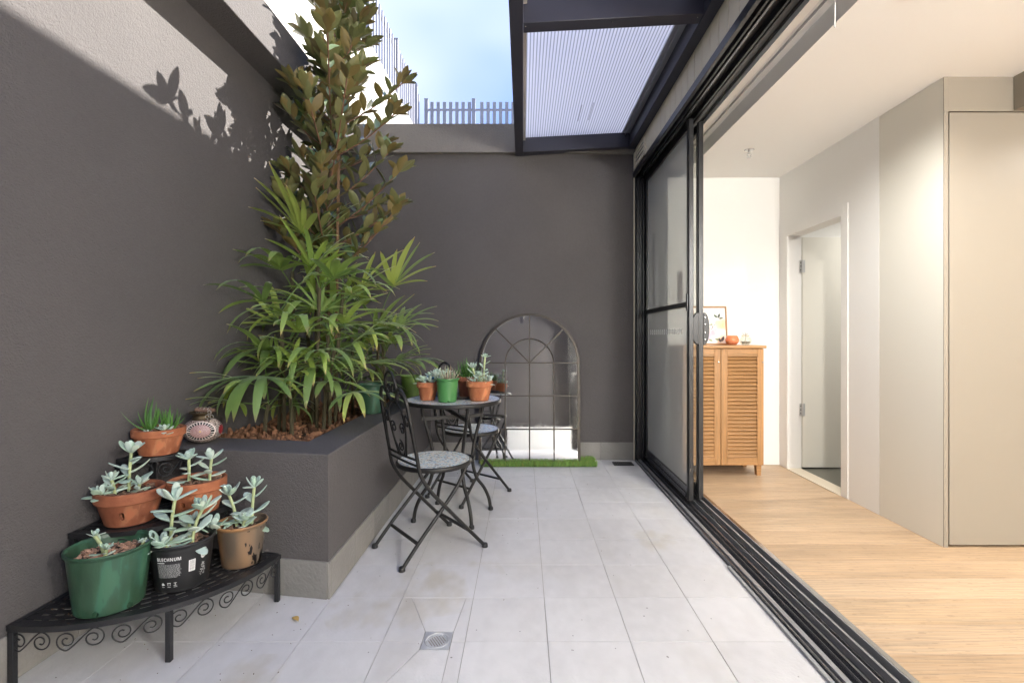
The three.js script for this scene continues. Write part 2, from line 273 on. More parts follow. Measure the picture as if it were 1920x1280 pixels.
// ---------------------------------------------------------------- floor drains
const galv = mat({ color: C(0.72, 0.73, 0.76), metalness: 0.55, roughness: 0.35, bumpMap: rep(grainT, 0.12), bumpScale: 0.0012, map: rep(mottleT, 0.1) });
const pitch = mat({ color: C(0.006, 0.006, 0.006), roughness: 0.9 });
{
  const d = thing('floor_drain', 'square metal floor drain with a round slotted grate', 'drain', [-0.314, -0.001, -1.792]);
  const s = new THREE.Shape([[-0.051, -0.051], [0.051, -0.051], [0.051, 0.051], [-0.051, 0.051]].map(p => new THREE.Vector2(...p)));
  s.holes.push(new THREE.Path().absarc(0, 0, 0.04, 0, Math.PI * 2, true));
  mesh('plate', boxUV(new THREE.ExtrudeGeometry(s, { depth: 0.004, bevelEnabled: false, curveSegments: 20 }).rotateX(-Math.PI / 2).translate(0, -0.003, 0)), galv, d);
  mesh('ring', new THREE.TorusGeometry(0.0425, 0.0022, 6, 36).rotateX(Math.PI / 2).translate(0, 0.001, 0), galv, d);
  const g = new THREE.Shape().absarc(0, 0, 0.039, 0, Math.PI * 2);
  for (let k = -3; k <= 3; k++) { const L = Math.sqrt(0.033 ** 2 - (k * 0.0088) ** 2), p = new THREE.Path(); p.absarc(k * 0.0088, L - 0.003, 0.0026, 0, Math.PI, false); p.absarc(k * 0.0088, -L + 0.003, 0.0026, Math.PI, Math.PI * 2, false); g.holes.push(p); }
  mesh('grate', boxUV(new THREE.ExtrudeGeometry(g, { depth: 0.003, bevelEnabled: false, curveSegments: 16 }).rotateX(-Math.PI / 2).rotateY(0.55).translate(0, -0.003, 0)), galv, d);
  mesh('sump', new THREE.CylinderGeometry(0.039, 0.039, 0.004, 20).translate(0, -0.008, 0), pitch, d);
  const e = thing('floor_grate', 'small dark rectangular floor grate beside the back wall skirting', 'drain', [0.862, 0.001, -4.25]);
  mesh('frame', [bx(-0.085, 0.085, 0, 0.006, -0.055, -0.047), bx(-0.085, 0.085, 0, 0.006, 0.047, 0.055), bx(-0.085, -0.077, 0, 0.006, -0.047, 0.047), bx(0.077, 0.085, 0, 0.006, -0.047, 0.047)], M.black, e);
  mesh('sump', bx(-0.077, 0.077, 0, 0.0012, -0.047, 0.047), pitch, e);
  for (let k = 0; k < 9; k++) mesh('slat', bx(-0.07 + 0.0165 * k, -0.063 + 0.0165 * k, 0.0015, 0.005, -0.047, 0.047), M.black, e);
  for (let k = 0; k < 3; k++) mesh('slat', bx(-0.077, 0.077, 0.0015, 0.0045, -0.03 + 0.026 * k, -0.025 + 0.026 * k), M.black, e);
}
// ---------------------------------------------------------------- pergola with twin-wall polycarbonate
{
  const p = thing('pergola_roof', 'dark blue-grey framed roof of ribbed translucent sheet over the sliding doors', 'pergola');
  const yo = x => 2.70 + (x + 0.07) * 0.052, z0 = -4.372, z1 = 1.9;
  const sl = g => { const q = g.attributes.position; for (let i = 0; i < q.count; i++) q.setY(i, q.getY(i) + yo(q.getX(i)) - 2.7); g.computeVertexNormals(); return g; };   // roof falls away from the house
  mesh('beam', sl(bx(-0.07, 0.0, 2.7, 2.83, z0, z1, 0.004)), M.pergola, p);
  mesh('beam', sl(bx(0.925, 0.992, 2.7, 2.83, z0, z1, 0.004)), M.pergola, p);
  for (const z of [-4.37, -2.6, -0.83, 0.94]) mesh('rafter', sl(bx(0.0005, 0.9245, 2.702, 2.828, z, z + 0.085, 0.003)), M.pergola, p);
  for (const z of [-4.33, -2.54]) for (const x of [0.012, 0.46, 0.9]) mesh('screw', new THREE.SphereGeometry(0.004, 6, 4).translate(x, yo(x) + 0.001, z), M.shinyalu, p);
  const ribT = tex(64, 64, u => (u % 0.5 < 0.2 ? 0.5 : 0.93) + 0, false);
  const streak = tex(256, 512, (u, v) => { const s = vnoise(u, v, 256, 4, 90); const rib = (u * 64) % 1 < 0.3 ? 0.6 : 0.97; const dirt = s > 0.93 ? 0.55 : 1; return [rib * dirt, rib * dirt, Math.min(1, rib * 1.03) * dirt]; }, true);
  const pc = mat({ color: C(0.96, 0.95, 0.92), map: rep(streak, 1.28, 3.1), roughness: 1, transmission: 0.85, thickness: 0, side: THREE.DoubleSide }, true);
  for (let k = 0; k < 3; k++) { const a = [-4.33, -2.56, -0.79][k], b = [-2.565, -0.795, 0.98][k]; mesh('roof_sheet', sl(boxUV(new THREE.PlaneGeometry(0.985, b - a, 12, 1).rotateX(-Math.PI / 2).translate(0.475, 2.836, (a + b) / 2))), pc, p); }
  mesh('edge_channel', sl(bx(0.001, 0.02, 2.8, 2.832, -4.28, 1.9)), mat({ color: C(0.5, 0.48, 0.45), roughness: 0.5 }), p);
  mesh('flashing', [bx(0.86, 0.925, 2.868, 2.874, -4.28, 1.9), bx(0.885, 0.89, 2.85, 2.868, -4.28, 1.9)], mat({ color: C(0.35, 0.36, 0.4), roughness: 0.4, metalness: 0.5 }), p);
}
M.sill = mat({ color: C(0.34, 0.34, 0.35), roughness: 0.3, metalness: 0.45, bumpMap: rep(grainT, 0.25), bumpScale: 0.0006 });
// ---------------------------------------------------------------- sliding doors
{
  const f = thing('sliding_door_frame', 'black aluminium sliding door frame with grooved tracks, between tiles and timber floor', 'door frame');
  const fin = (x0, x1, y0, y1) => bx(x0, x1, y0, y1, -4.36, 1.9, 0.0015);
  mesh('head', [fin(0.972, 0.9935, 2.505, 2.551), fin(0.9935, 1.206, 2.551, 2.579)], M.black, f);
  for (const x of [1.03, 1.055, 1.118, 1.137, 1.2]) mesh('head_track', fin(x - 0.006, x + 0.006, x > 1.15 ? 2.545 : 2.518, 2.5505), x === 1.055 ? M.alu : M.black, f);
  mesh('sill', [fin(0.99, 1.211, -0.05, 0.004)], M.alu, f);
  for (const [x, h, w] of [[0.996, 0.022, 0.008], [1.03, 0.014, 0.02], [1.058, 0.026, 0.004], [1.09, 0.02, 0.01], [1.118, 0.03, 0.005], [1.142, 0.024, 0.004], [1.17, 0.03, 0.01], [1.186, 0.022, 0.003], [1.206, 0.036, 0.006]]) mesh('sill_track', fin(x - w / 2, x + w / 2, 0.0035, h), x === 1.118 || x === 1.03 || x === 1.17 || x === 1.206 ? M.sill : M.alu, f);
  mesh('sill_angle', bx(0.974, 0.9895, -0.002, 0.012, -2.35, 1.9, 0.002), mat({ color: C(0.33, 0.33, 0.33), roughness: 0.5 }), f);
  mesh('jamb', [bx(0.99, 1.206, 0.004, 2.551, -4.371, -4.361), bx(1.0, 1.02, 0.03, 2.5, -4.3605, -4.33), bx(1.055, 1.066, 0.03, 2.5, -4.3605, -4.335)], M.black, f);
  mesh('jamb', bx(0.99, 1.206, 0.004, 2.551, 1.89, 1.905), M.black, f);
  const panel = (name, label, x0, x1, z0, z1, sheet, sheetMat, cat) => {
    const p = thing(name, label, cat);
    mesh('stile', bx(x0, x1, 0.037, 2.515, z0, z0 + 0.055, 0.003), M.black, p);
    mesh('stile', [bx(x0, x1, 0.037, 2.515, z1 - 0.05, z1, 0.003), bx(x0 - 0.004, x0, 0.037, 2.515, z1 - 0.022, z1 - 0.014)], M.black, p);
    mesh('top_rail', bx(x0 + 0.001, x1 - 0.001, 2.455, 2.512, z0 + 0.055, z1 - 0.05, 0.003), M.black, p);
    mesh('bottom_rail', [bx(x0 + 0.001, x1 - 0.001, 0.04, 0.12, z0 + 0.055, z1 - 0.05, 0.003), bx(x0 - 0.006, x0, 0.05, 0.075, z0 + 0.055, z1 - 0.05)], M.alu, p);
    const q = (x0 + x1) / 2; mesh(sheet, bx(q - 0.001, q + 0.001, 0.12, 2.455, z0 + 0.055, z1 - 0.05), sheetMat, p); return p;
  };
  const gauze = mat({ color: C(0.66, 0.66, 0.64), roughness: 0.6, transparent: true, opacity: 0.4 });
  const a = panel('screen_door', 'black framed sliding insect screen with a mid rail and a row of ovals', 1.074, 1.104, -4.345, -3.185, 'screen_mesh', gauze, 'screen door');
  mesh('mid_rail', bx(1.076, 1.102, 1.3, 1.333, -4.29, -3.235, 0.003), M.black, a);
  const ring = new THREE.TorusGeometry(0.014, 0.0034, 5, 14).scale(0.82, 1.25, 0.3).rotateY(Math.PI / 2), rm = mat({ color: C(0.75, 0.75, 0.74) });
  for (let k = 0; k < 15; k++) mesh('oval_marker', ring.clone().translate(1.0865, 1.137, -4.19 + 0.0575 * k), rm, a);
  mesh('latch', bx(1.064, 1.074, 1.27, 1.385, -3.225, -3.2, 0.004), M.black, a);
  const glass = mat({ color: C(0.95, 0.97, 0.96), transmission: 1, thickness: 0, roughness: 0.02, ior: 1.5 }, true);
  const b = panel('glass_door', 'black framed sliding glass door with a moulded pull handle', 1.152, 1.184, -4.345, -3.23, 'pane', glass, 'glass door');
  const grip = new THREE.Shape(); grip.moveTo(0, -0.1); grip.lineTo(0.012, -0.1); grip.bezierCurveTo(0.05, -0.075, 0.05, 0.075, 0.012, 0.1); grip.lineTo(0, 0.1);
  const gg = (w) => boxUV(new THREE.ExtrudeGeometry(grip, { depth: w, bevelEnabled: true, bevelSize: 0.003, bevelThickness: 0.003, bevelSegments: 2, curveSegments: 10 }));
  mesh('handle', gg(0.02).rotateY(Math.PI).translate(1.15, 1.155, -3.228), M.black, b);
  const pl = mesh('lock_plate', gg(0.016).scale(0.9, 1.02, 1).translate(1.186, 1.155, -3.25), M.black, b);
  for (const y of [-0.07, -0.025, 0.03, 0.075]) mesh('screw', new THREE.CylinderGeometry(0.0035, 0.0035, 0.003, 8).rotateX(Math.PI / 2).translate(1.196, 1.155 + y, -3.2305), M.shinyalu, pl);
  const notice = document.createElement('canvas'); notice.width = 128; notice.height = 256; const x = notice.getContext('2d');
  x.fillStyle = '#e9e6df'; x.fillRect(0, 0, 128, 256); for (const y of [18, 134]) { x.fillStyle = '#b9a08c'; x.fillRect(14, y, 100, 104); const r = rng(y); for (let k = 0; k < 46; k++) { x.fillStyle = ['#8d6f5a', '#d9cbbb', '#6f5a4c', '#c9ab90'][r() * 4 | 0]; x.fillRect(16 + r() * 80, y + 4 + r() * 80, 6 + r() * 14, 5 + r() * 12); } }
  const nt = new THREE.CanvasTexture(notice); nt.colorSpace = THREE.SRGBColorSpace;
  const st = mesh('door_notice', new THREE.BoxGeometry(0.001, 0.23, 0.13).translate(1.1655, 1.47, -3.66), mat({ map: nt, roughness: 0.6 }));
  tag(st, 'small white printed notice stuck on the sliding glass', 'notice');
}
// blind recess over the door, indoors
{
  const b = thing('roller_blind', 'rolled up pale roller blind in the slot above the sliding door', 'blind');
  mesh('roll', new THREE.CylinderGeometry(0.014, 0.014, 5.9, 20).rotateX(Math.PI / 2).translate(1.266, 2.58, -1.1), mat({ color: C(0.5, 0.51, 0.53), roughness: 0.8 }), b);
  mesh('bottom_rail', bx(1.256, 1.276, 2.53, 2.56, -4.1, 1.89, 0.002), mat({ color: C(0.7, 0.7, 0.7), roughness: 0.4 }), b);
  mesh('pull_cord', tube([V(1.266, 2.54, -2.0), V(1.268, 2.45, -2.0), V(1.266, 2.36, -2.0)], 0.003, 8, 5), mat({ color: C(0.8, 0.8, 0.78) }), b);
  const s = thing('fire_sprinkler', 'small metal sprinkler head on the indoor ceiling', 'sprinkler', [1.607, 2.428, -3.498]);
  mesh('escutcheon', lathe([[0.0, -0.001], [0.034, -0.001], [0.03, -0.005], [0.012, -0.008], [0, -0.008]], 20), M.shinyalu, s);
  mesh('nozzle', new THREE.CylinderGeometry(0.007, 0.009, 0.022, 10).translate(0, -0.018, 0), M.shinyalu, s);
  mesh('frame_arms', [tube([V(0.007, -0.025, 0), V(0.014, -0.036, 0), V(0.0, -0.05, 0)], 0.0025, 8, 5), tube([V(-0.007, -0.025, 0), V(-0.014, -0.036, 0), V(0.0, -0.05, 0)], 0.0025, 8, 5)], M.shinyalu, s);
  mesh('deflector', new THREE.CylinderGeometry(0.016, 0.014, 0.002, 12).translate(0, -0.051, 0), M.shinyalu, s);
}
// ---------------------------------------------------------------- louvred shoe cabinet and what stands on it
{
  const oak = timber(0.56, 0.31, 0.13, { roughness: 0.4 }), oak2 = timber(0.6, 0.34, 0.15, { roughness: 0.4 });
  const vert = g => { const u = g.attributes.uv; for (let i = 0; i < u.count; i++) u.setXY(i, u.getY(i), u.getX(i)); return g; };
  const c = thing('shoe_cabinet', 'honey oak shoe cabinet with two louvred doors', 'cabinet'), x0 = 1.225, x1 = 1.845, zf = -3.772, zb = -4.1, y0 = 0.115, y1 = 1.012, mid = 1.517;
  mesh('top', bx(x0 - 0.008, x1 + 0.015, y1, y1 + 0.022, zb, zf + 0.018, 0.005), oak2, c);
  mesh('side', vert(bx(x1 - 0.02, x1, y0 - 0.001, y1, zb, zf - 0.022)), oak, c); mesh('side', vert(bx(x0, x0 + 0.02, y0 - 0.001, y1, zb, zf - 0.022)), oak, c);
  mesh('back', bx(x0 + 0.02, x1 - 0.02, y0, y1, zb, zb + 0.01), timber(0.2, 0.11, 0.05), c); mesh('base', bx(x0 + 0.02, x1 - 0.02, y0, y0 + 0.015, zb + 0.01, zf - 0.03), oak, c);
  for (const [a, b] of [[x0, x0 + 0.04], [x1 - 0.045, x1 - 0.005]]) for (const z of [zf - 0.045, zb + 0.04]) { const g = bx(a, b, FL, y0 - 0.002, z - 0.02, z + 0.02), p = g.attributes.position; for (let i = 0; i < p.count; i++) if (p.getY(i) < 0.06) p.setX(i, (a + b) / 2 + (p.getX(i) - (a + b) / 2) * 0.7); mesh('foot', g, oak, c); }
  for (const [a, b] of [[x0, mid - 0.0015], [mid + 0.0015, x1]]) {
    const d = mesh('door', [vert(bx(a, a + 0.045, y0, y1 - 0.003, zf - 0.02, zf, 0.003)), vert(bx(b - 0.045, b, y0, y1 - 0.003, zf - 0.02, zf, 0.003)), bx(a + 0.045, b - 0.045, y0, y0 + 0.055, zf - 0.0195, zf - 0.0005, 0.003), bx(a + 0.045, b - 0.045, y1 - 0.058, y1 - 0.003, zf - 0.0195, zf - 0.0005, 0.003)], oak, c);
    mesh('bead', [bx(a + 0.0452, a + 0.05, y0 + 0.055, y1 - 0.058, zf - 0.004, zf + 0.002), bx(b - 0.05, b - 0.0452, y0 + 0.055, y1 - 0.058, zf - 0.004, zf + 0.002), bx(a + 0.05, b - 0.05, y0 + 0.0552, y0 + 0.06, zf - 0.004, zf + 0.002), bx(a + 0.05, b - 0.05, y1 - 0.063, y1 - 0.0582, zf - 0.004, zf + 0.002)], oak2, d);
    for (let k = 0; k < 27; k++) { const y = y0 + 0.075 + k * (y1 - y0 - 0.148) / 26; mesh('slat', bx(a + 0.046, b - 0.046, -0.0035, 0.0035, -0.0165, 0.0165, 0.002).rotateX(0.85).translate(0, y, zf - 0.012), k % 3 ? oak : oak2, d); }
    mesh('knob', new THREE.SphereGeometry(0.006, 10, 8).translate(a === x0 ? b - 0.02 : b - 0.012, 0.905, zf + 0.009), M.shinyalu, d);
  }
  // framed print: pale ground, watercolour blooms, dark leaves, the end of a word in script
  const cv = document.createElement('canvas'); cv.width = 512; cv.height = 640; const q = cv.getContext('2d'), r = rng(8);
  q.fillStyle = '#f3efe9'; q.fillRect(0, 0, 512, 640);
  const bloom = (x, y, s, c) => { for (let k = 0; k < 26; k++) { q.fillStyle = c; q.globalAlpha = 0.12; q.beginPath(); q.ellipse(x + (r() - 0.5) * s, y + (r() - 0.5) * s, s * (0.25 + 0.3 * r()), s * (0.2 + 0.25 * r()), r() * 3, 0, 7); q.fill(); } q.globalAlpha = 1; };
  bloom(330, 440, 130, '#d8a6b8'); bloom(450, 300, 140, '#eab97d'); bloom(210, 520, 120, '#cdb4cf'); bloom(420, 560, 110, '#e6c7a0'); bloom(120, 420, 100, '#ead0d0'); bloom(330, 200, 80, '#e9e2cf');
  const lf = (x, y, a, s, c) => { q.save(); q.translate(x, y); q.rotate(a); q.fillStyle = c; q.beginPath(); q.moveTo(0, 0); q.bezierCurveTo(s * 0.5, -s * 0.5, s, -s * 0.3, s * 1.3, 0); q.bezierCurveTo(s, s * 0.3, s * 0.5, s * 0.4, 0, 0); q.fill(); q.restore(); };
  lf(390, 180, -2.4, 66, '#4a5a48'); lf(400, 190, -1.3, 70, '#3f4a44'); lf(405, 200, -0.3, 60, '#55604f'); lf(440, 610, -1.2, 80, '#3c3f44'); lf(430, 620, -2.0, 66, '#4d5257'); lf(300, 600, -2.7, 60, '#8fa07c'); lf(260, 320, -0.8, 50, '#b9c4a4'); lf(330, 560, 0.3, 60, '#8b9a78');
  q.fillStyle = '#5c5450'; q.font = 'italic 110px serif'; q.fillText('ry', 215, 360);
  const pt = new THREE.CanvasTexture(cv); pt.colorSpace = THREE.SRGBColorSpace;
  const f = thing('framed_print', 'framed floral print with script lettering standing on the shoe cabinet', 'picture', [1.53, 1.034, -4.02]); f.rotation.x = -0.1;
  for (const [a, b, e, g] of [[-0.14, 0.14, 0.305, 0.317], [-0.14, 0.14, 0, 0.012], [-0.14, -0.13, 0.012, 0.305], [0.13, 0.14, 0.012, 0.305]]) mesh('frame_bar', bx(a, b, e, g, -0.01, 0.012, 0.002), oak, f);
  mesh('print', new THREE.BoxGeometry(0.26, 0.293, 0.004).translate(0, 0.1585, -0.002), mat({ map: pt, roughness: 0.55 }), f);
  const cg = mat({ color: C(1, 0.62, 0.36), transmission: 0.75, roughness: 0.12, thickness: 0, ior: 1.5 }, true), cl = mat({ color: C(0.96, 0.97, 0.94), transmission: 0.92, roughness: 0.04, thickness: 0 }, true);
  const bowl = thing('candle_bowl', 'round amber glass bowl on the shoe cabinet', 'bowl', [1.648, 1.0345, -3.88]);
  mesh('glass', lathe([[0.0, 0.001], [0.03, 0.001], [0.048, 0.022], [0.052, 0.042], [0.044, 0.066], [0.036, 0.076], [0.034, 0.076], [0.042, 0.065], [0.049, 0.042], [0.045, 0.022], [0.028, 0.005], [0, 0.005]], 28), cg, bowl);
  mesh('wax', lathe([[0, 0.006], [0.026, 0.006], [0.043, 0.022], [0.045, 0.036], [0, 0.034]], 24), mat({ color: C(0.6, 0.36, 0.14), roughness: 0.6 }), bowl);
  const jar = thing('glass_jar', 'small clear glass jar of dark pebbles with a sprig, on the shoe cabinet', 'jar', [1.752, 1.0345, -3.88]);
  mesh('glass', lathe([[0.0, 0.001], [0.026, 0.001], [0.042, 0.02], [0.046, 0.038], [0.036, 0.06], [0.027, 0.066], [0.029, 0.074], [0.027, 0.074], [0.025, 0.066], [0.034, 0.059], [0.0435, 0.038], [0.04, 0.021], [0.024, 0.004], [0, 0.004]], 28), cl, jar);
  const pb = []; for (let k = 0; k < 46; k++) { const a = r() * 6.28, e = Math.sqrt(r()) * 0.032; pb.push(new THREE.IcosahedronGeometry(0.006, 0).rotateX(r() * 6).scale(1, 0.8, 1).translate(e * Math.cos(a), 0.012 + 0.016 * r(), e * Math.sin(a))); }
  mesh('pebbles', pb, mat({ color: C(0.08, 0.085, 0.06) }), jar).userData.kind = 'stuff';
  mesh('collar', new THREE.TorusGeometry(0.028, 0.003, 6, 22).rotateX(Math.PI / 2).translate(0, 0.075, 0), mat({ color: C(0.55, 0.4, 0.22) }), jar);
  mesh('sprig', [tube([V(0, 0.03, 0), V(0.002, 0.07, 0.004), V(-0.006, 0.098, 0.008)], 0.0022, 8, 5), tube([V(0.001, 0.07, 0.004), V(0.012, 0.088, 0.002), V(0.02, 0.09, 0)], 0.002, 6, 5), tube([V(0, 0.075, 0.004), V(-0.016, 0.085, 0), V(-0.02, 0.1, 0)], 0.0018, 6, 5)], mat({ color: C(0.12, 0.11, 0.06) }), jar);
}
// ---------------------------------------------------------------- white chest behind the camera (seen in the mirror)
{
  const w = mat({ color: C(0.78, 0.78, 0.76), roughness: 0.5 }), c = thing('storage_chest', 'white panelled storage chest, reflected in the arched mirror', 'chest', [0.33, 0, 1.95]);
  mesh('body', bx(-0.66, 0.66, 0.04, 0.43, -0.2, 0.2), w, c); mesh('lid', bx(-0.68, 0.68, 0.432, 0.46, -0.22, 0.21, 0.004), w, c); mesh('plinth', bx(-0.67, 0.67, 0.001, 0.04, -0.21, 0.2, 0.003), w, c);
  for (let k = 0; k < 15; k++) mesh('board', bx(-0.655 + 0.0875 * k, -0.573 + 0.0875 * k, 0.05, 0.425, -0.211, -0.2005, 0.003), w, c);
}
// ---------------------------------------------------------------- raised planter
{
  const P = thing('raised_planter', 'charcoal rendered raised planter bed with a broad rim', 'planter');
  const s = new THREE.Shape([[-1.6435, 2.214], [-0.823, 2.076], [-0.823, 4.392], [-1.024, 4.392], [-1.024, 2.345], [-1.6435, 2.455]].map(p => new THREE.Vector2(...p)));
  mesh('render', boxUV(new THREE.ExtrudeGeometry(s, { depth: 0.595, bevelEnabled: true, bevelSize: 0.006, bevelThickness: 0.006, bevelOffset: -0.006, bevelSegments: 2 }).rotateX(-Math.PI / 2).translate(0, 0.006, 0)), M.wall, P);
  skirting(P, -4.38, -2.066, 'z', -0.823, 0.01, 14, -4.184);
  const fr = new THREE.Group(); fr.name = 'front_skirting'; skirting(fr, 0, 0.835, 'x', 0, 0.011, 15, 0.24); fr.position.set(-1.646, 0, -2.214); fr.rotation.y = -Math.atan2(0.138, 0.82); P.add(fr);
  const soil = new THREE.PlaneGeometry(0.64, 2.1, 24, 60).rotateX(-Math.PI / 2), p = soil.attributes.position;
  for (let i = 0; i < p.count; i++) p.setY(i, 0.03 * fbm((p.getX(i) + 3) * 0.25, (p.getZ(i) + 5) * 0.1, 16, 3, 61, 40)); soil.computeVertexNormals();
  mesh('soil', soil.translate(-1.33, 0.535, -3.35), mat({ color: C(0.05, 0.03, 0.02), roughness: 1, bumpMap: rep(grainT, 0.3), bumpScale: 0.01 }), P);
  const chips = new THREE.InstancedMesh(new THREE.DodecahedronGeometry(0.014, 0), mat({ color: C(1, 1, 1), roughness: 0.95 }), 900), r = rng(4), o = new THREE.Object3D();
  for (let k = 0; k < 900; k++) { o.position.set(-1.63 + r() * 0.59, 0.553 + r() * 0.02, -2.46 - Math.pow(r(), 1.6) * 1.85); o.rotation.set(r() * 6, r() * 6, r() * 6); o.scale.set(1.6 + r(), 0.3, 0.7 + 0.5 * r()); o.updateMatrix(); chips.setMatrixAt(k, o.matrix); const a = 0.5 + r(); chips.setColorAt(k, C(0.2 * a, 0.095 * a, 0.05 * a)); }
  chips.name = 'bark_mulch'; chips.userData.kind = 'stuff'; P.add(chips);
}
// ---------------------------------------------------------------- bistro set: folding chairs and table with mosaic tops
M.iron = mat({ color: C(0.02, 0.019, 0.018), roughness: 0.42, metalness: 0.35, bumpMap: rep(grainT, 0.15), bumpScale: 0.0004 });
const mosaicT = (() => {
  const n = 46, cells = []; const r = rng(99);
  for (let j = 0; j < n; j++) for (let i = 0; i < n; i++) { const t = r(); cells.push([i + 0.15 + 0.7 * r(), j + 0.15 + 0.7 * r(), t < 0.42 ? [0.92, 0.93, 0.91] : t < 0.58 ? [0.76, 0.85, 0.9] : t < 0.68 ? [0.55, 0.68, 0.76] : t < 0.84 ? [0.9, 0.85, 0.76] : t < 0.91 ? [0.66, 0.56, 0.47] : t < 0.95 ? [0.36, 0.36, 0.4] : [0.8, 0.88, 0.82]]); }
  return tex(512, 512, (u, v) => {
    const x = u * n, y = v * n, xi = x | 0, yi = y | 0; let a = 9, b = 9, c = null;
    for (let dj = -1; dj <= 1; dj++) for (let di = -1; di <= 1; di++) { const q = cells[((yi + dj + n) % n) * n + (xi + di + n) % n], px = q[0] + (xi + di < 0 ? -n : xi + di >= n ? n : 0), py = q[1] + (yi + dj < 0 ? -n : yi + dj >= n ? n : 0), d = Math.hypot(px - x, py - y); if (d < a) { b = a; a = d; c = q[2]; } else if (d < b) b = d; }
    return b - a < 0.13 ? [0.72, 0.7, 0.65] : c;
  }, true);
})();
M.mosaic = mat({ map: rep(mosaicT, 0.46), roughness: 0.3, bumpMap: rep(mosaicT, 0.46), bumpScale: 0.0006 });
function spiral(cx, cy, r0, r1, turns, a0, dir, n = 26) { const p = []; for (let k = 0; k <= n; k++) { const t = k / n, a = a0 + dir * turns * t * 6.2832, r = r0 + (r1 - r0) * t; p.push([cx + r * Math.cos(a), cy + r * Math.sin(a)]); } return p; }
function makeChair(label) {                                 // faces +z, origin on the floor between the four feet
  const c = thing('folding_chair', label, 'chair', [0, 0, 0], 0, 'mosaic bistro chairs');
  const zb = y => -0.135 - 0.085 * Math.min(1, (y - 0.44) / 0.46), on = (x, y) => V(x, y, zb(y));
  mesh('seat', boxUV(new THREE.CylinderGeometry(0.186, 0.186, 0.014, 44).translate(0, 0.45, 0.03)), M.mosaic, c);
  mesh('seat_rim', lathe([[0.186, 0.434], [0.194, 0.434], [0.197, 0.44], [0.197, 0.452], [0.193, 0.457], [0.187, 0.4575], [0.187, 0.45]], 44).translate(0, 0, 0.03), M.iron, c);
  mesh('seat_support', [bar(V(-0.16, 0.43, -0.06), V(0.16, 0.43, -0.06), 0.02, 0.006), bar(V(-0.16, 0.43, 0.13), V(0.16, 0.43, 0.13), 0.02, 0.006)], M.iron, c);
  for (const s of [-1, 1]) {
    mesh('leg', tube([V(s * 0.185, 0.012, 0.225), V(s * 0.183, 0.12, 0.125), V(s * 0.18, 0.24, 0.015), V(s * 0.175, 0.36, -0.09), V(s * 0.168, 0.44, -0.135), V(s * 0.165, 0.5, zb(0.5))], 0.0095, 20, 8), M.iron, c);
    mesh('leg', tube([V(s * 0.165, 0.012, -0.225), V(s * 0.163, 0.12, -0.13), V(s * 0.16, 0.24, -0.015), V(s * 0.158, 0.34, 0.075), V(s * 0.155, 0.428, 0.13)], 0.0092, 18, 8), M.iron, c);
    for (const [x, z] of [[0.185, 0.228], [0.165, -0.228]]) mesh('rubber_foot', lathe([[0, 0], [0.015, 0], [0.0165, 0.004], [0.015, 0.018], [0.011, 0.022], [0, 0.022]], 14).translate(s * x, 0.001, z), M.black, c);
    mesh('scroll', [tube(spiral(s * 0.052, 0.645, 0.034, 0.008, 1.3, s > 0 ? 0 : Math.PI, s).map(p => on(...p)), 0.0048, 34, 6), tube([on(s * 0.154, 0.5), on(s * 0.15, 0.62), on(s * 0.135, 0.705), on(s * 0.112, 0.722), on(s * 0.1, 0.7), on(s * 0.106, 0.672), on(s * 0.124, 0.672), on(s * 0.125, 0.69)], 0.005, 30, 6)], M.iron, c);
    mesh('scroll', tube(spiral(s * 0.03, 0.85, 0.03, 0.009, 1.2, s > 0 ? 0.5 : Math.PI - 0.5, -s).map(p => on(...p)), 0.006, 30, 6), M.iron, c);
    mesh('spindle', tube([on(s * 0.086, 0.645), on(s * 0.06, 0.57), on(s * 0.02, 0.508)], 0.0045, 12, 6), M.iron, c);
  }
  mesh('back_frame', tube([on(-0.165, 0.5), on(-0.163, 0.62), on(-0.158, 0.74), on(-0.14, 0.82), on(-0.1, 0.848), on(-0.06, 0.825), on(-0.052, 0.79)], 0.0095, 30, 8), M.iron, c);
  mesh('back_frame', tube([on(0.165, 0.5), on(0.163, 0.62), on(0.158, 0.74), on(0.14, 0.82), on(0.1, 0.848), on(0.06, 0.825), on(0.052, 0.79)], 0.0095, 30, 8), M.iron, c);
  mesh('back_loop', tube(Array.from({ length: 20 }, (_, k) => on(0.062 * Math.cos(k * 0.31416), 0.855 + 0.075 * Math.sin(k * 0.31416))), 0.008, 48, 7, true), M.iron, c);
  mesh('inner_arch', tube([on(-0.045, 0.508), on(-0.07, 0.58), on(-0.088, 0.67), on(-0.078, 0.735), on(-0.04, 0.772), on(0, 0.78), on(0.04, 0.772), on(0.078, 0.735), on(0.088, 0.67), on(0.07, 0.58), on(0.045, 0.508)], 0.0055, 44, 6), M.iron, c);
  mesh('scroll', tube(spiral(0.0, 0.553, 0.03, 0.007, 1.4, Math.PI / 2, 1).map(p => on(...p)), 0.0045, 30, 6), M.iron, c);
  for (const y of [0.478, 0.508]) mesh('back_rail', tube([on(-0.165, y), on(0, y - 0.004), on(0.165, y)], 0.006, 8, 6), M.iron, c);
  mesh('stretcher', bar(V(-0.163, 0.105, -0.143), V(0.163, 0.105, -0.143), 0.012, 0.012), M.iron, c);
  mesh('stretcher', bar(V(-0.18, 0.11, 0.134), V(0.18, 0.11, 0.134), 0.012, 0.012), M.iron, c);
  return c;
}
const chair = makeChair('black wrought iron folding chair with mosaic seat, standing in front of the planter corner');
chair.position.set(-0.495, 0, -2.585); chair.rotation.y = Math.atan2(0.78, -0.62);
{
  const c = chair.clone(); c.name = numbered('folding_chair'); scene.add(c);
  c.userData = { ...chair.userData, label: 'black wrought iron folding chair with mosaic seat, tucked behind the round table' };
  c.position.set(-0.385, 0, -3.44); c.rotation.y = Math.atan2(0.62, 0.78);
}
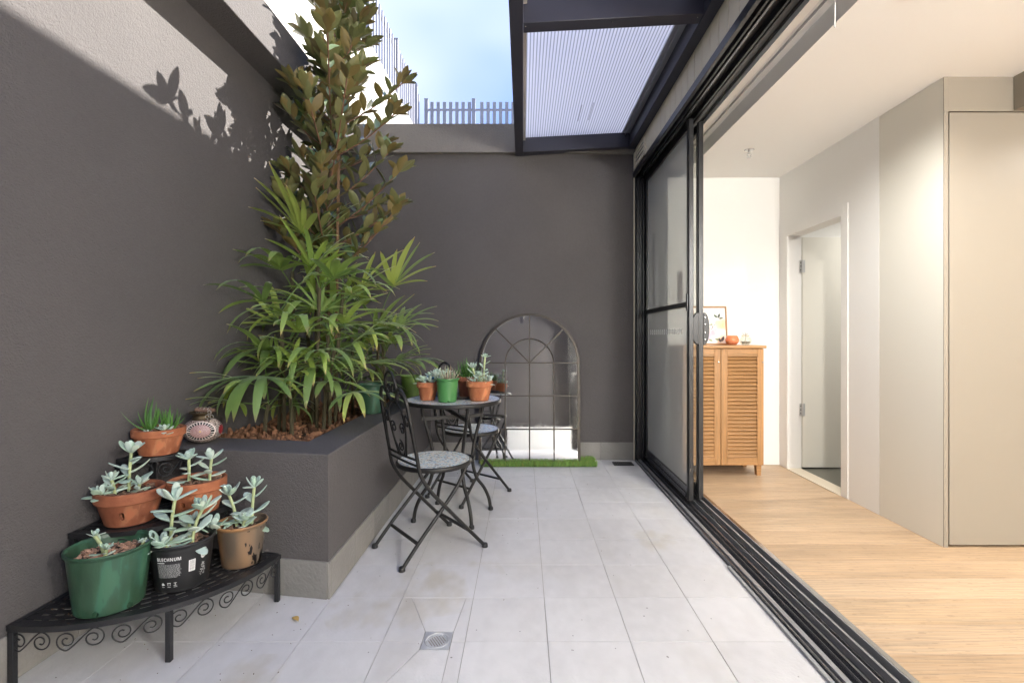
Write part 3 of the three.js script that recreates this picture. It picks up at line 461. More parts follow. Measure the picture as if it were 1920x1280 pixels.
{
  const t = thing('bistro_table', 'round black iron bistro table with a mosaic top full of potted succulents', 'table', [-0.43, 0, -3.03]);
  mesh('table_top', boxUV(new THREE.CylinderGeometry(0.283, 0.283, 0.014, 60).translate(0, 0.713, 0)), M.mosaic, t);
  mesh('rim', lathe([[0.27, 0.698], [0.29, 0.698], [0.294, 0.702], [0.294, 0.716], [0.289, 0.7215], [0.284, 0.7215], [0.284, 0.71]], 60), M.iron, t);
  for (const a of [57, 155, 237, 335]) {
    const q = a * Math.PI / 180, at = (r, y) => V(r * Math.cos(q), y, r * Math.sin(q));
    const l = mesh('leg', tube([at(0.2, 0.7), at(0.185, 0.62), at(0.15, 0.5), at(0.128, 0.4), at(0.125, 0.32), at(0.15, 0.22), at(0.2, 0.15), at(0.232, 0.08), at(0.245, 0.012)], 0.0105, 36, 8), M.iron, t);
    mesh('rubber_foot', lathe([[0, 0], [0.015, 0], [0.0165, 0.004], [0.015, 0.018], [0.011, 0.022], [0, 0.022]], 14).translate(0.246 * Math.cos(q), 0.001, 0.246 * Math.sin(q)), M.black, l);
  }
  mesh('ring', new THREE.TorusGeometry(0.127, 0.007, 6, 40).rotateX(Math.PI / 2).translate(0, 0.35, 0), M.iron, t);
  const cr = a => { const q = a * Math.PI / 180; return V(0.2 * Math.cos(q), 0.61, 0.2 * Math.sin(q)); };
  mesh('brace', bar(cr(57), cr(237).setY(0.66), 0.014, 0.02), M.iron, t); mesh('brace', bar(cr(155), cr(335), 0.014, 0.02), M.iron, t);
}
// ---------------------------------------------------------------- arched window mirror leaning on the back wall
{
  const m = thing('arched_mirror', 'tall arched window-pane mirror leaning against the back wall', 'mirror', [0.055, 0.012, -4.245]); m.rotation.x = -0.104;
  const bronze = mat({ color: C(0.055, 0.045, 0.036), roughness: 0.4, metalness: 0.5 }), R = 0.4375, sp = 0.861;
  const out = (s, r) => { s.moveTo(-r, R - r); s.lineTo(r, R - r); s.lineTo(r, sp); s.absarc(0, sp, r, 0, Math.PI, false); s.lineTo(-r, R - r); return s; };
  const ring = out(new THREE.Shape(), R); ring.holes.push(out(new THREE.Path(), R - 0.018));
  mesh('frame', boxUV(new THREE.ExtrudeGeometry(ring, { depth: 0.018, bevelEnabled: true, bevelSize: 0.002, bevelThickness: 0.002, bevelSegments: 1, curveSegments: 40 })), bronze, m);
  const smear = tex(256, 256, (u, v) => { const s = fbm(u, v, 12, 3, 71, 3), d = fbm(u, v, 20, 4, 73); return 0.01 + 0.04 * s + 0.1 * Math.max(0, d - 0.5); });
  mesh('mirror_glass', boxUV(new THREE.ExtrudeGeometry(out(new THREE.Shape(), R - 0.012), { depth: 0.003, bevelEnabled: false, curveSegments: 40 }).translate(0, 0, 0.004)), mat({ color: C(0.94, 0.95, 0.95), metalness: 1, roughness: 1, roughnessMap: rep(smear, 0.7) }), m);
  const b = (x0, y0, x1, y1) => mesh('glazing_bar', bar(V(x0, y0, 0.0135), V(x1, y1, 0.0135), 0.011, 0.011, 0.002), bronze, m);
  const rr = R - 0.014;
  for (const y of [sp, sp - 0.287, sp - 0.574]) for (let k = 0; k < 4; k++) b(-rr + 0.0001 + k * rr / 2, y, -rr + (k + 1) * rr / 2 - 0.0001, y);
  for (const x of [-rr / 2, rr / 2]) b(x, 0.02, x, sp);
  b(0, 0.02, 0, sp); b(0, sp, 0, sp + rr); for (const s of [-1, 1]) b(0, sp, s * rr * 0.7071, sp + rr * 0.7071);
  mesh('inner_arch', tube(Array.from({ length: 25 }, (_, k) => V(rr / 2 * Math.cos(k * Math.PI / 24), sp + rr / 2 * Math.sin(k * Math.PI / 24), 0.0135)), 0.006, 40, 6), bronze, m);
}
{ // strip of artificial grass under the mirror
  const g = thing('grass_mat', 'strip of artificial grass under the arched mirror', 'grass mat');
  mesh('backing', bx(-0.36, 0.62, 0.001, 0.008, -4.378, -4.15), mat({ color: C(0.05, 0.09, 0.03), roughness: 1 }), g);
  const bl = new THREE.BufferGeometry(); bl.setAttribute('position', new THREE.Float32BufferAttribute([-0.0016, 0, 0, 0.0016, 0, 0, 0.0012, 0.02, 0.003, -0.0012, 0.02, 0.003, 0, 0.036, 0.011], 3)); bl.setIndex([0, 1, 2, 0, 2, 3, 3, 2, 4]); bl.computeVertexNormals();
  const n = 9000, im = new THREE.InstancedMesh(bl, mat({ color: C(1, 1, 1), roughness: 0.6, side: THREE.DoubleSide }), n), r = rng(6), o = new THREE.Object3D();
  for (let k = 0; k < n; k++) { o.position.set(-0.36 + r() * 0.985, 0.006, -4.375 + r() * 0.23); o.rotation.set((r() - 0.5) * 0.7, r() * 6.28, (r() - 0.5) * 0.7); o.scale.setScalar(0.75 + 0.6 * r()); o.updateMatrix(); im.setMatrixAt(k, o.matrix); const a = 0.7 + 0.6 * r(), y = r() < 0.12 ? 1.8 : 1; im.setColorAt(k, C(0.2 * a * y, 0.36 * a, 0.075 * a)); }
  im.name = 'grass_blades'; im.userData.kind = 'stuff'; g.add(im);
}
// ---------------------------------------------------------------- three-tier corner stand
{
  const S = thing('plant_stand', 'black metal three-tier corner plant stand with scrolled wire trim', 'plant stand', [-1.635, 0, -2.165]);
  const iron = mat({ color: C(0.028, 0.028, 0.03), roughness: 0.38, metalness: 0.4, bumpMap: rep(grainT, 0.2), bumpScale: 0.0006 });
  const E = 1.41, tiers = [[0.193, 0.61, 0.05, 15], [0.4, 0.4, 0.032, 9], [0.613, 0.19, 0.02, 5]];
  tiers.forEach(([y, R0, e, nr], ti) => {
    const R = t => R0 + e * Math.sin(2 * t), at = (t, f, yy) => V(R(t) * f * Math.sin(t), yy, R(t) * f * Math.cos(t));
    const tier = new THREE.Group(); tier.name = 'tier'; S.add(tier);
    const band = (f0, f1, y0, y1, n = 28, t0 = 0, t1 = E) => { // a flat curved strip
      const s = new THREE.Shape(); for (let k = 0; k <= n; k++) { const p = at(t0 + (t1 - t0) * k / n, f1, 0); k ? s.lineTo(p.x, -p.z) : s.moveTo(p.x, -p.z); } for (let k = n; k >= 0; k--) { const p = at(t0 + (t1 - t0) * k / n, f0, 0); s.lineTo(p.x, -p.z); }
      return boxUV(new THREE.ExtrudeGeometry(s, { depth: y1 - y0, bevelEnabled: false }).rotateX(-Math.PI / 2).translate(0, y0, 0));
    };
    const w = 0.018 / R0;
    mesh('rim', [band(1 - w, 1, y - 0.018, y), band(1 - w * 2.1, 1 - w * 1.15, y - 0.008, y - 0.0015)], iron, tier);
    mesh('side_bar', bar(at(0, 0, y - 0.009), at(0, 1 - w, y - 0.009).add(V(0.0, 0, 0)), 0.018, 0.018).translate(0.0095, 0, 0), iron, tier);
    mesh('side_bar', bar(at(E, 0, y - 0.009), at(E, 1 - w, y - 0.009), 0.018, 0.018), iron, tier);
    const inner = ti === 0 ? 0.4 : ti === 1 ? 0.3 : 0.06, nb = ti === 0 ? 10 : ti === 1 ? 7 : 4;
    for (let k = 0; k < nb; k++) { const f = inner + (1 - 2.2 * w - inner) * (k + 0.15) / nb, g = (1 - 2.2 * w - inner) / nb * 0.64; mesh('slat', band(f, f + g, y - 0.0045, y - 0.0028, 20, 0.03, E - 0.03), iron, tier); }
    for (let k = 0; k <= nr; k++) { const t = 0.06 + (E - 0.12) * k / nr; mesh('cross_slat', bar(at(t, inner, y - 0.0065), at(t, 1 - w * 1.2, y - 0.0065), 0.02, 0.0018), iron, tier); }
    for (const [t, f] of ti === 0 ? [[0.022, 0.985], [0.72, 0.985], [E - 0.02, 0.985]] : [[0.03, 0.97], [E - 0.03, 0.97]]) { const p = at(t, f, 0); mesh('leg', bx(p.x - 0.009, p.x + 0.009, ti ? tiers[ti - 1][0] - 0.0 : 0.001, y - 0.0185, p.z - 0.009, p.z + 0.009, 0.002).translate(ti ? 0 : 0.0, 0, 0), iron, tier); }
    // running scrolls under the rim
    const nS = [6, 4, 2][ti], L = E / nS;
    for (let k = 0; k < nS; k++) {
      const rad = 0.031, put = (u, v) => at((k + 0.5) * L + u / R0 * 0.98, 0.985, y - 0.053 + v), h = L * R0 / 4;
      const A = spiral(-h, 0, 0.006, rad, 1.6, -Math.PI / 2 - 1.6 * 6.2832, 1, 26), B = A.map(p => [-p[0], -p[1]]).reverse();
      mesh('scroll', tube([...A.map(p => put(...p)), ...B.map(p => put(p[0], p[1]))], 0.0024, 70, 5), iron, tier);
    }
  });
  mesh('back_post', bx(0.008, 0.026, 0.001, 0.594, 0.008, 0.026, 0.002), iron, S);
}
// ---------------------------------------------------------------- leaf shapes
const place = (o, p, dir, up, sx, sy = sx, sz = sx) => {    // leaf shapes run along +z with their upper face to +y
  const z = dir.clone().normalize(), x = up.clone().cross(z).normalize(), y = z.clone().cross(x);
  o.matrix.makeBasis(x, y, z).scale(V(sx, sy, sz)).setPosition(p); o.matrix.decompose(o.position, o.quaternion, o.scale); return o;
};
function sheet(rows, cols, f) {                             // open sheet from f(u across -1..1, t along 0..1) -> [x, y, z]
  const p = [], ix = []; for (let i = 0; i <= rows; i++) for (let j = 0; j <= cols; j++) p.push(...f(2 * j / cols - 1, i / rows));
  for (let i = 0; i < rows; i++) for (let j = 0; j < cols; j++) { const a = i * (cols + 1) + j, b = a + cols + 1; ix.push(a, b, a + 1, b, b + 1, a + 1); }
  const g = new THREE.BufferGeometry(); g.setAttribute('position', new THREE.Float32BufferAttribute(p, 3)); g.setIndex(ix); g.computeVertexNormals(); return g;
}
function twoSided(g, top, under, gap) {                     // upper and under face of a leaf, each in its own colour
  const a = g.clone(), b = g.clone(), n = g.attributes.normal, q = b.attributes.position;
  for (let i = 0; i < q.count; i++) q.setXYZ(i, q.getX(i) - n.getX(i) * gap, q.getY(i) - n.getY(i) * gap, q.getZ(i) - n.getZ(i) * gap);
  const paint = (h, c) => { const d = new Float32Array(q.count * 3); for (let i = 0; i < q.count; i++) d.set(c, i * 3); h.setAttribute('color', new THREE.BufferAttribute(d, 3)); };
  paint(a, top); paint(b, under); const ix = Array.from(b.index.array); for (let i = 0; i < ix.length; i += 3) [ix[i], ix[i + 1]] = [ix[i + 1], ix[i]]; b.setIndex(ix); b.computeVertexNormals();
  return mergeGeometries([a, b]);
}
function plump(prof, th, bend, seg = 6, rings = 6) {        // fleshy leaf: half-width prof(t), thickness th(t), bend upwards
  const p = [], ix = [];
  for (let i = 0; i <= rings; i++) { const t = i / rings; for (let k = 0; k < seg; k++) { const a = k / seg * 6.2832, c = Math.cos(a), s = Math.sin(a); p.push(prof(t) * c, bend * t * t + th(t) * s + 0.12 * prof(t) * c * c, t); } }
  for (let i = 0; i < rings; i++) for (let k = 0; k < seg; k++) { const a = i * seg + k, b = i * seg + (k + 1) % seg; ix.push(a, b, a + seg, b, b + seg, a + seg); }
  p.push(0, bend, 1); for (let k = 0; k < seg; k++) ix.push(rings * seg + k, rings * seg + (k + 1) % seg, (rings + 1) * seg);
  const g = new THREE.BufferGeometry(); g.setAttribute('position', new THREE.Float32BufferAttribute(p, 3)); g.setIndex(ix); g.computeVertexNormals(); return g;
}
// ---------------------------------------------------------------- pots, soil, succulents
const clayT = tex(512, 256, (u, v) => { const w = fbm(u, v, 8, 4, 81), b = fbm(u, v, 30, 3, 83), l = Math.max(0, w - 0.55) * 2.4 * (b > 0.5 ? 1 : 0.35); return [0.82 + 0.14 * (b - 0.5) + l * 0.5, 0.8 + 0.2 * (b - 0.5) + l * 0.95, 0.78 + 0.2 * (b - 0.5) + l * 1.45]; }, true);
const clay = (r, g, b) => mat({ color: C(r, g, b), map: clayT, roughness: 0.8, bumpMap: rep(grainT, 0.25, 0.25), bumpScale: 0.0008 });
M.clayA = clay(0.52, 0.18, 0.08); M.clayB = clay(0.4, 0.135, 0.065); M.clayC = clay(0.56, 0.2, 0.085);
const gplas = mat({ color: C(0.045, 0.12, 0.07), roughness: 0.36, bumpMap: rep(grainT, 0.4), bumpScale: 0.0005, map: clayT }), gplas2 = mat({ color: C(0.06, 0.2, 0.06), roughness: 0.35 }), bplas = mat({ color: C(0.018, 0.018, 0.019), roughness: 0.4 });
const bronzeT = tex(512, 512, (u, v) => { const a = fbm(u, v, 3, 4, 85), m = Math.min(1, Math.max(0, (fbm(u, v, 4, 3, 89) - 0.38) * 4)), b = fbm(u, v, 40, 3, 87), k = b > 0.72 - 0.1 * (v < 0.22 ? 1 : 0) && a > 0.44 ? 0.08 : 1; const c = 0.7 + 0.45 * a; return [k * c * (0.5 + 0.3 * m), k * c * (0.47 + 0.16 * m), k * c * (0.44 + 0.02 * m)]; }, true);
const bronzeP = mat({ color: C(0.85, 0.74, 0.62), map: bronzeT, roughness: 0.34, metalness: 0.15 }), bluep = mat({ color: C(0.03, 0.17, 0.36), roughness: 0.3 });
M.bark = mat({ color: C(0.1, 0.055, 0.035), roughness: 1, vertexColors: true }); M.bark.color.setRGB(1, 1, 1);
const tint = (g, c) => { const n = g.attributes.position.count, d = new Float32Array(n * 3); for (let i = 0; i < n; i++) d.set(c, i * 3); g.setAttribute('color', new THREE.BufferAttribute(d, 3)); return g; };
const chipG = new THREE.DodecahedronGeometry(0.0085, 0); chipG.deleteAttribute('uv');
function soilFill(parent, r, y, n, seed, tone) {            // lumpy earth with bark chips on it
  const q = rng(seed), c = [lathe([[0, -0.03], [r * 0.9, -0.03], [r, 0.0], [r * 0.6, 0.006], [0, 0.008]], 20).toNonIndexed()]; c[0].deleteAttribute('uv'); tint(c[0], [0.035, 0.022, 0.015]); c[0].translate(0, y, 0);
  for (let k = 0; k < n; k++) { const a = q() * 6.28, d = Math.sqrt(q()) * r * 0.93, s = 0.5 + q(), e = tone * (0.35 + q()); c.push(tint(chipG.clone().scale((1 + q()) * s, 0.45 * s, 0.7 * s).rotateX(q() - 0.5).rotateZ(q() - 0.5).rotateY(q() * 6).translate(d * Math.cos(a), y + 0.008 + 0.006 * q(), d * Math.sin(a)), [0.26 * e, 0.15 * e, 0.1 * e])); }
  mesh('bark_soil', c, M.bark, parent).userData.kind = 'stuff';
}
function clayPot(R, r, h, band) { const w = 0.008; return lathe([[0, 0.002], [r - 0.004, 0], [r, 0.004], [R - 0.008, h - band], [R - 0.002, h - band], [R, h - band + 0.004], [R + 0.001, h - 0.003], [R - 0.003, h], [R - w - 0.002, h], [R - w - 0.004, h - 0.01], [r - w, 0.03], [0, 0.03]], 48); }
function plasticPot(R, r, h) { return lathe([[0, 0.002], [r - 0.003, 0], [r, 0.004], [R - 0.007, h - 0.02], [R - 0.006, h - 0.012], [R, h - 0.01], [R + 0.001, h - 0.002], [R - 0.002, h], [R - 0.006, h - 0.001], [R - 0.01, h - 0.014], [r - 0.004, 0.02], [0, 0.02]], 52); }
const evaluator = new Evaluator(); evaluator.useGroups = false;
function drill(g, list) {                                   // real holes: each [x, y, z, w, h, d, turn]
  let a = new Brush(g); a.updateMatrixWorld();
  for (const [x, y, z, w, h, d, turn] of list) { const b = new Brush(new THREE.CapsuleGeometry(w / 2, Math.max(0.001, h - w), 4, 10).scale(1, 1, d / w)); b.position.set(x, y, z); b.rotation.y = turn; b.updateMatrixWorld(); a = evaluator.evaluate(a, b, SUBTRACTION); a.updateMatrixWorld(); }
  return a.geometry;
}
const ghost = [[0.47, 0.58, 0.52], [0.4, 0.53, 0.45], [0.52, 0.6, 0.5], [0.37, 0.5, 0.38]].map(c => mat({ color: C(...c), roughness: 0.55 }));
const ghostStem = mat({ color: C(0.4, 0.46, 0.24), roughness: 0.6 });
const spat = [0.18, -0.05, 0.32].map(b => plump(t => 0.05 + 0.185 * Math.sin(Math.pow(t, 1.5) * 2.75) * (t < 1 ? 1 : 0.6), t => 0.035 + 0.035 * Math.sin(Math.PI * Math.min(1, t + 0.1)) * (1 - 0.5 * t), b, 8, 7));
function ghostStemAt(parent, x, z, y0, h, lean, az, leaves, len, seed) {   // upright stem with paddle leaves and a rosette on top
  const q = rng(seed), dx = lean * Math.cos(az), dz = lean * Math.sin(az), at = t => V(x + dx * t * t, y0 + h * t, z + dz * t * t);
  const st = mesh('stem', tube([at(0), at(0.35), at(0.7), at(1)], 0.0058, 12, 7), ghostStem, parent);
  const add = (t, a, up, L) => { const d = V(Math.cos(a) * Math.cos(up), Math.sin(up), Math.sin(a) * Math.cos(up)); st.add(place(mesh('leaf', spat[q() * 3 | 0], ghost[q() * 4 | 0]), at(t), d, V(0, 1, 0).addScaledVector(d, -0.2), L * (1.0 + 0.3 * q()), L * 1.1, L * 1.12)); };
  for (let k = 0; k < leaves; k++) add(0.08 + 0.78 * k / leaves, k * 2.4 + q() * 0.5, -0.15 + 0.5 * k / leaves + (q() - 0.5) * 0.4, len * (1.05 - 0.2 * k / leaves));
  for (let k = 0; k < 8; k++) add(0.98, k * 2.4 + seed, 0.3 + 0.13 * k, len * (0.85 - 0.055 * k));
}
const spike = [0.3, 0.55, 0.1].map(b => plump(t => 0.06 * Math.pow(1 - t, 0.8) + 0.002, t => 0.03 * (1 - t) + 0.001, b, 6, 7));
function rosette(parent, x, y, z, n, len, mats, seed, flat = 0) {
  const q = rng(seed), c = mesh('crown', new THREE.SphereGeometry(0.008, 8, 6).translate(x, y, z), mats[0], parent);
  for (let k = 0; k < n; k++) { const a = k * 2.4 + q() * 0.4, up = 0.25 + 1.1 * k / n - flat + (q() - 0.5) * 0.2, d = V(Math.cos(a) * Math.cos(up), Math.sin(up), Math.sin(a) * Math.cos(up)), L = len * (0.75 + 0.4 * q()); c.add(place(mesh('leaf', spike[q() * 3 | 0], mats[q() * mats.length | 0]), V(x + 0.006 * d.x, y, z + 0.006 * d.z), d, V(0, 1, 0), L * 1.7, L * 1.3, L)); }
}
const aloe = [[0.075, 0.19, 0.035], [0.1, 0.24, 0.045], [0.06, 0.15, 0.035]].map(c => mat({ color: C(...c), roughness: 0.4 }));
const pale = [[0.42, 0.45, 0.3], [0.5, 0.46, 0.34], [0.3, 0.36, 0.2], [0.36, 0.26, 0.18]].map(c => mat({ color: C(...c), roughness: 0.5 }));
const minty = [[0.36, 0.5, 0.4], [0.44, 0.56, 0.47], [0.3, 0.44, 0.3]].map(c => mat({ color: C(...c), roughness: 0.55 }));
const T1 = 0.1935, T2 = 0.4005, T3 = 0.6135;
{ // --- on the stand
  const g = thing('potted_succulent', 'large green plastic pot of bark with a stubby young succulent, on the lowest tier', 'potted plant', [-1.415, T1, -1.685]);
  mesh('pot', drill(plasticPot(0.122, 0.097, 0.205), [0.3, 1.25, 2.2, -0.7].map(a => [0.1 * Math.sin(a), 0.012, 0.1 * Math.cos(a), 0.02, 0.024, 0.05, a])), gplas, g); soilFill(g, 0.108, 0.158, 170, 21, 1.5);
  ghostStemAt(g, -0.012, 0.01, 0.155, 0.085, 0.025, 2.6, 5, 0.032, 31); ghostStemAt(g, 0.006, 0.028, 0.155, 0.045, 0.01, 0.4, 4, 0.03, 32); ghostStemAt(g, 0.085, -0.035, 0.155, 0.042, 0.006, 0.8, 4, 0.024, 33);
  const b = thing('potted_succulent', 'pale blue-green succulent in a printed black nursery pot on the lowest tier', 'potted plant', [-1.268, T1, -1.83]);
  mesh('pot', plasticPot(0.107, 0.083, 0.172), bplas, b); soilFill(b, 0.094, 0.14, 70, 22, 1);
  ghostStemAt(b, -0.03, 0.02, 0.14, 0.175, 0.02, 0.2, 7, 0.083, 41); ghostStemAt(b, 0.045, 0.012, 0.14, 0.14, 0.045, 0.2, 6, 0.075, 43); ghostStemAt(b, 0.0, -0.04, 0.14, 0.06, 0.01, 4, 5, 0.06, 44); ghostStemAt(b, -0.02, 0.05, 0.145, 0.02, 0.02, 2, 4, 0.075, 45);
  // print on the black pot
  const cv = document.createElement('canvas'); cv.width = 1024; cv.height = 768; const x = cv.getContext('2d'); x.fillStyle = '#1d1d1e'; x.fillRect(0, 0, 1024, 768);
  x.fillStyle = '#dcdcda'; x.save(); x.translate(110, 150); x.scale(0.78, 1.15); x.font = 'bold 84px sans-serif'; x.fillText('BLECHNUM', 0, 0); x.restore(); x.font = 'bold 24px sans-serif';
  const q = rng(3); x.fillRect(112, 180, 120, 16); x.globalAlpha = 0.75; for (let k = 0; k < 13; k++) { let px = 112; const e = 470 - (k === 12 ? 60 : q() * 24); while (px < e) { const w = 7 + q() * 32; x.fillRect(px, 222 + k * 22, Math.min(w, e - px), 10); px += w + 7; } } x.globalAlpha = 1;
  x.fillRect(570, 200, 96, 240); x.fillStyle = '#1d1d1e'; for (let y = 210; y < 424; y += 7 + q() * 5) x.fillRect(580, y, 76, 3);
  x.strokeStyle = x.fillStyle = '#dcdcda'; x.lineWidth = 5; x.beginPath(); x.ellipse(800, 140, 52, 110, 0.12, 0, 7); x.fill(); x.strokeStyle = '#1d1d1e'; x.lineWidth = 9; for (const y of [110, 150, 192]) { x.beginPath(); x.ellipse(800, y, 22, 13, 0.5, 0.5, 5.6); x.stroke(); } x.strokeStyle = '#dcdcda'; x.lineWidth = 5;
  for (let k = 0; k < 90; k++) { x.globalAlpha = 0.8; const yy = 330 + q() * 270; x.beginPath(); x.ellipse(800 + (q() - 0.5) * 110 * (0.4 + (yy - 330) / 300), yy, 4 + 9 * q(), 2 + 4 * q(), q() * 3, 0, 7); x.fill(); } x.globalAlpha = 1;
  x.beginPath(); x.moveTo(150, 640); x.lineTo(176, 600); x.lineTo(210, 650); x.lineTo(160, 670); x.fill(); x.fillRect(250, 606, 58, 12); x.strokeRect(258, 618, 42, 44); x.fillRect(354, 606, 44, 9); x.fillRect(371, 606, 10, 60); x.fillRect(350, 660, 52, 9); x.fillRect(150, 690, 50, 9); x.fillRect(252, 690, 52, 9); x.fillRect(350, 690, 56, 9);
  const pt = new THREE.CanvasTexture(cv); pt.colorSpace = THREE.SRGBColorSpace;
  const lab = new THREE.CylinderGeometry(0.1003, 0.0847, 0.135, 40, 1, true, -0.5, 2.35).translate(0, 0.0785, 0); mesh('print', lab, mat({ map: pt, roughness: 0.42 }), b);
  const z = thing('potted_succulent', 'pale succulent in a bronze pot with flaking paint, on the lowest tier beside the planter', 'potted plant', [-1.14, T1, -1.992]);
  mesh('pot', plasticPot(0.094, 0.071, 0.168), bronzeP, z); soilFill(z, 0.082, 0.135, 50, 23, 0.7);
  ghostStemAt(z, -0.02, 0.0, 0.135, 0.135, 0.04, 3.4, 6, 0.07, 51); ghostStemAt(z, 0.03, -0.02, 0.135, 0.165, 0.012, 0.2, 6, 0.066, 52); ghostStemAt(z, 0.02, 0.03, 0.135, 0.05, 0.02, 0.6, 6, 0.05, 53); ghostStemAt(z, -0.045, 0.04, 0.13, 0.03, 0.04, 2.6, 4, 0.07, 54);
  const c = thing('potted_succulent', 'tall pale succulent in a terracotta bowl close to the wall, middle tier', 'potted plant', [-1.505, T2, -1.885]);
  mesh('pot', drill(clayPot(0.11, 0.078, 0.128, 0.042), [[0.036, 0.045, 0.09, 0.017, 0.032, 0.06, 0.3]]), M.clayB, c); soilFill(c, 0.096, 0.105, 70, 24, 0.9);
  ghostStemAt(c, -0.006, 0.0, 0.1, 0.165, 0.018, 0.5, 9, 0.07, 61); ghostStemAt(c, -0.03, 0.035, 0.1, 0.07, 0.012, 2, 6, 0.055, 62); ghostStemAt(c, 0.045, 0.02, 0.1, 0.05, 0.012, 0.5, 5, 0.045, 63); ghostStemAt(c, -0.05, 0.045, 0.1, 0.012, 0.02, 2.6, 4, 0.07, 64);
  const d = thing('potted_succulent', 'pair of pale succulent stems in a terracotta bowl beside the planter, middle tier', 'potted plant', [-1.325, T2, -2.0]);
  mesh('pot', drill(clayPot(0.104, 0.075, 0.13, 0.04), [[0.0, 0.045, 0.087, 0.017, 0.03, 0.05, 0]]), M.clayA, d); soilFill(d, 0.091, 0.108, 90, 25, 0.9);
  ghostStemAt(d, -0.02, 0.02, 0.1, 0.115, 0.006, 1, 6, 0.062, 71); ghostStemAt(d, 0.05, 0.0, 0.1, 0.11, 0.01, 0.3, 6, 0.06, 72);
  const e = thing('potted_aloe', 'spiky green aloe in a terracotta pot on the top tier', 'potted plant', [-1.536, T3, -2.075]);
  mesh('pot', clayPot(0.095, 0.069, 0.108, 0.032), M.clayA, e); soilFill(e, 0.083, 0.088, 60, 26, 1.2);
  rosette(e, -0.025, 0.092, 0.01, 15, 0.115, aloe, 81); rosette(e, 0.035, 0.092, -0.012, 14, 0.085, aloe, 82); rosette(e, 0.01, 0.092, -0.04, 9, 0.08, aloe, 83); ghostStemAt(e, 0.052, 0.045, 0.088, 0.02, 0.01, 0.8, 5, 0.038, 84); ghostStemAt(e, 0.0, 0.066, 0.09, 0.008, 0.005, 0.8, 3, 0.02, 85);
}
{ // --- on the table
  const Y = 0.7225;
  const a = thing('potted_succulent', 'small terracotta pot of pale succulent at the planter side of the table', 'potted plant', [-0.575, Y, -2.965]);
  mesh('pot', clayPot(0.066, 0.044, 0.108, 0.032), M.clayC, a); soilFill(a, 0.055, 0.09, 20, 31, 1); for (const [x, z, h, s] of [[-0.02, 0.01, 0.03, 91], [0.02, 0.015, 0.025, 92], [0.0, -0.025, 0.05, 93], [0.035, -0.01, 0.055, 94], [-0.04, -0.01, 0.03, 95]]) ghostStemAt(a, x, z, 0.088, h, 0.012, s, 4, 0.045, s);
  const b = thing('potted_succulent', 'green plastic pot of variegated spiky succulent on the round table', 'potted plant', [-0.445, Y, -2.885]);
  mesh('pot', drill(plasticPot(0.07, 0.054, 0.138), [0.2, -0.9, 1.2].map(t => [0.055 * Math.sin(t), 0.006, 0.055 * Math.cos(t), 0.014, 0.016, 0.03, t])), gplas2, b); soilFill(b, 0.06, 0.118, 20, 32, 1); rosette(b, 0.0, 0.12, 0.01, 26, 0.075, pale, 101, 0.3); rosette(b, -0.035, 0.12, 0.0, 12, 0.06, minty, 102, 0.2); rosette(b, 0.03, 0.12, -0.02, 12, 0.07, pale, 103);
  const c = thing('potted_succulent', 'wide terracotta pot with a tall pale succulent spire at the mirror side of the table', 'potted plant', [-0.262, Y, -2.945]);
  mesh('pot', clayPot(0.079, 0.056, 0.117, 0.036), M.clayC, c); soilFill(c, 0.067, 0.098, 20, 33, 1); rosette(c, -0.025, 0.1, 0.02, 16, 0.055, minty, 111, 0.35); rosette(c, 0.02, 0.1, 0.03, 16, 0.055, pale, 112, 0.35); ghostStemAt(c, 0.025, -0.01, 0.095, 0.165, 0.008, 0.3, 6, 0.04, 113); ghostStemAt(c, -0.025, -0.02, 0.095, 0.1, 0.02, 3, 6, 0.05, 114); ghostStemAt(c, 0.0, 0.02, 0.095, 0.05, 0.01, 5, 6, 0.045, 115); ghostStemAt(c, 0.045, 0.015, 0.095, 0.03, 0.02, 0.5, 5, 0.045, 116);
  const tr = thing('plant_tray', 'dark round tray under the back pots on the table', 'tray', [-0.4, Y, -3.1]); mesh('dish', lathe([[0, 0], [0.12, 0], [0.135, 0.016], [0.131, 0.016], [0.118, 0.005], [0, 0.005]], 40), mat({ color: C(0.06, 0.045, 0.035), roughness: 0.5 }), tr);
  const d = thing('potted_aloe', 'terracotta pot of upright green aloe on the dark tray', 'potted plant', [-0.355, Y + 0.0055, -3.085]);
  mesh('pot', clayPot(0.062, 0.045, 0.125, 0.03), M.clayB, d); soilFill(d, 0.052, 0.108, 16, 34, 1); rosette(d, 0, 0.11, 0, 20, 0.11, aloe, 121, -0.1); rosette(d, 0.03, 0.11, 0.0, 14, 0.085, aloe, 122); rosette(d, -0.03, 0.11, -0.01, 12, 0.1, aloe, 123);
  const e = thing('potted_succulent', 'blue pot of small pale succulents behind the terracotta pot on the table', 'potted plant', [-0.54, Y, -3.16]);
  mesh('pot', plasticPot(0.085, 0.06, 0.13), bluep, e); soilFill(e, 0.072, 0.112, 16, 35, 1); for (const [x, z, h, s] of [[0.02, 0.03, 0.03, 131], [-0.04, 0.02, 0.03, 132], [0.055, -0.01, 0.035, 133], [-0.01, -0.03, 0.04, 134]]) ghostStemAt(e, x, z, 0.11, h, 0.01, s, 4, 0.045, s);
}
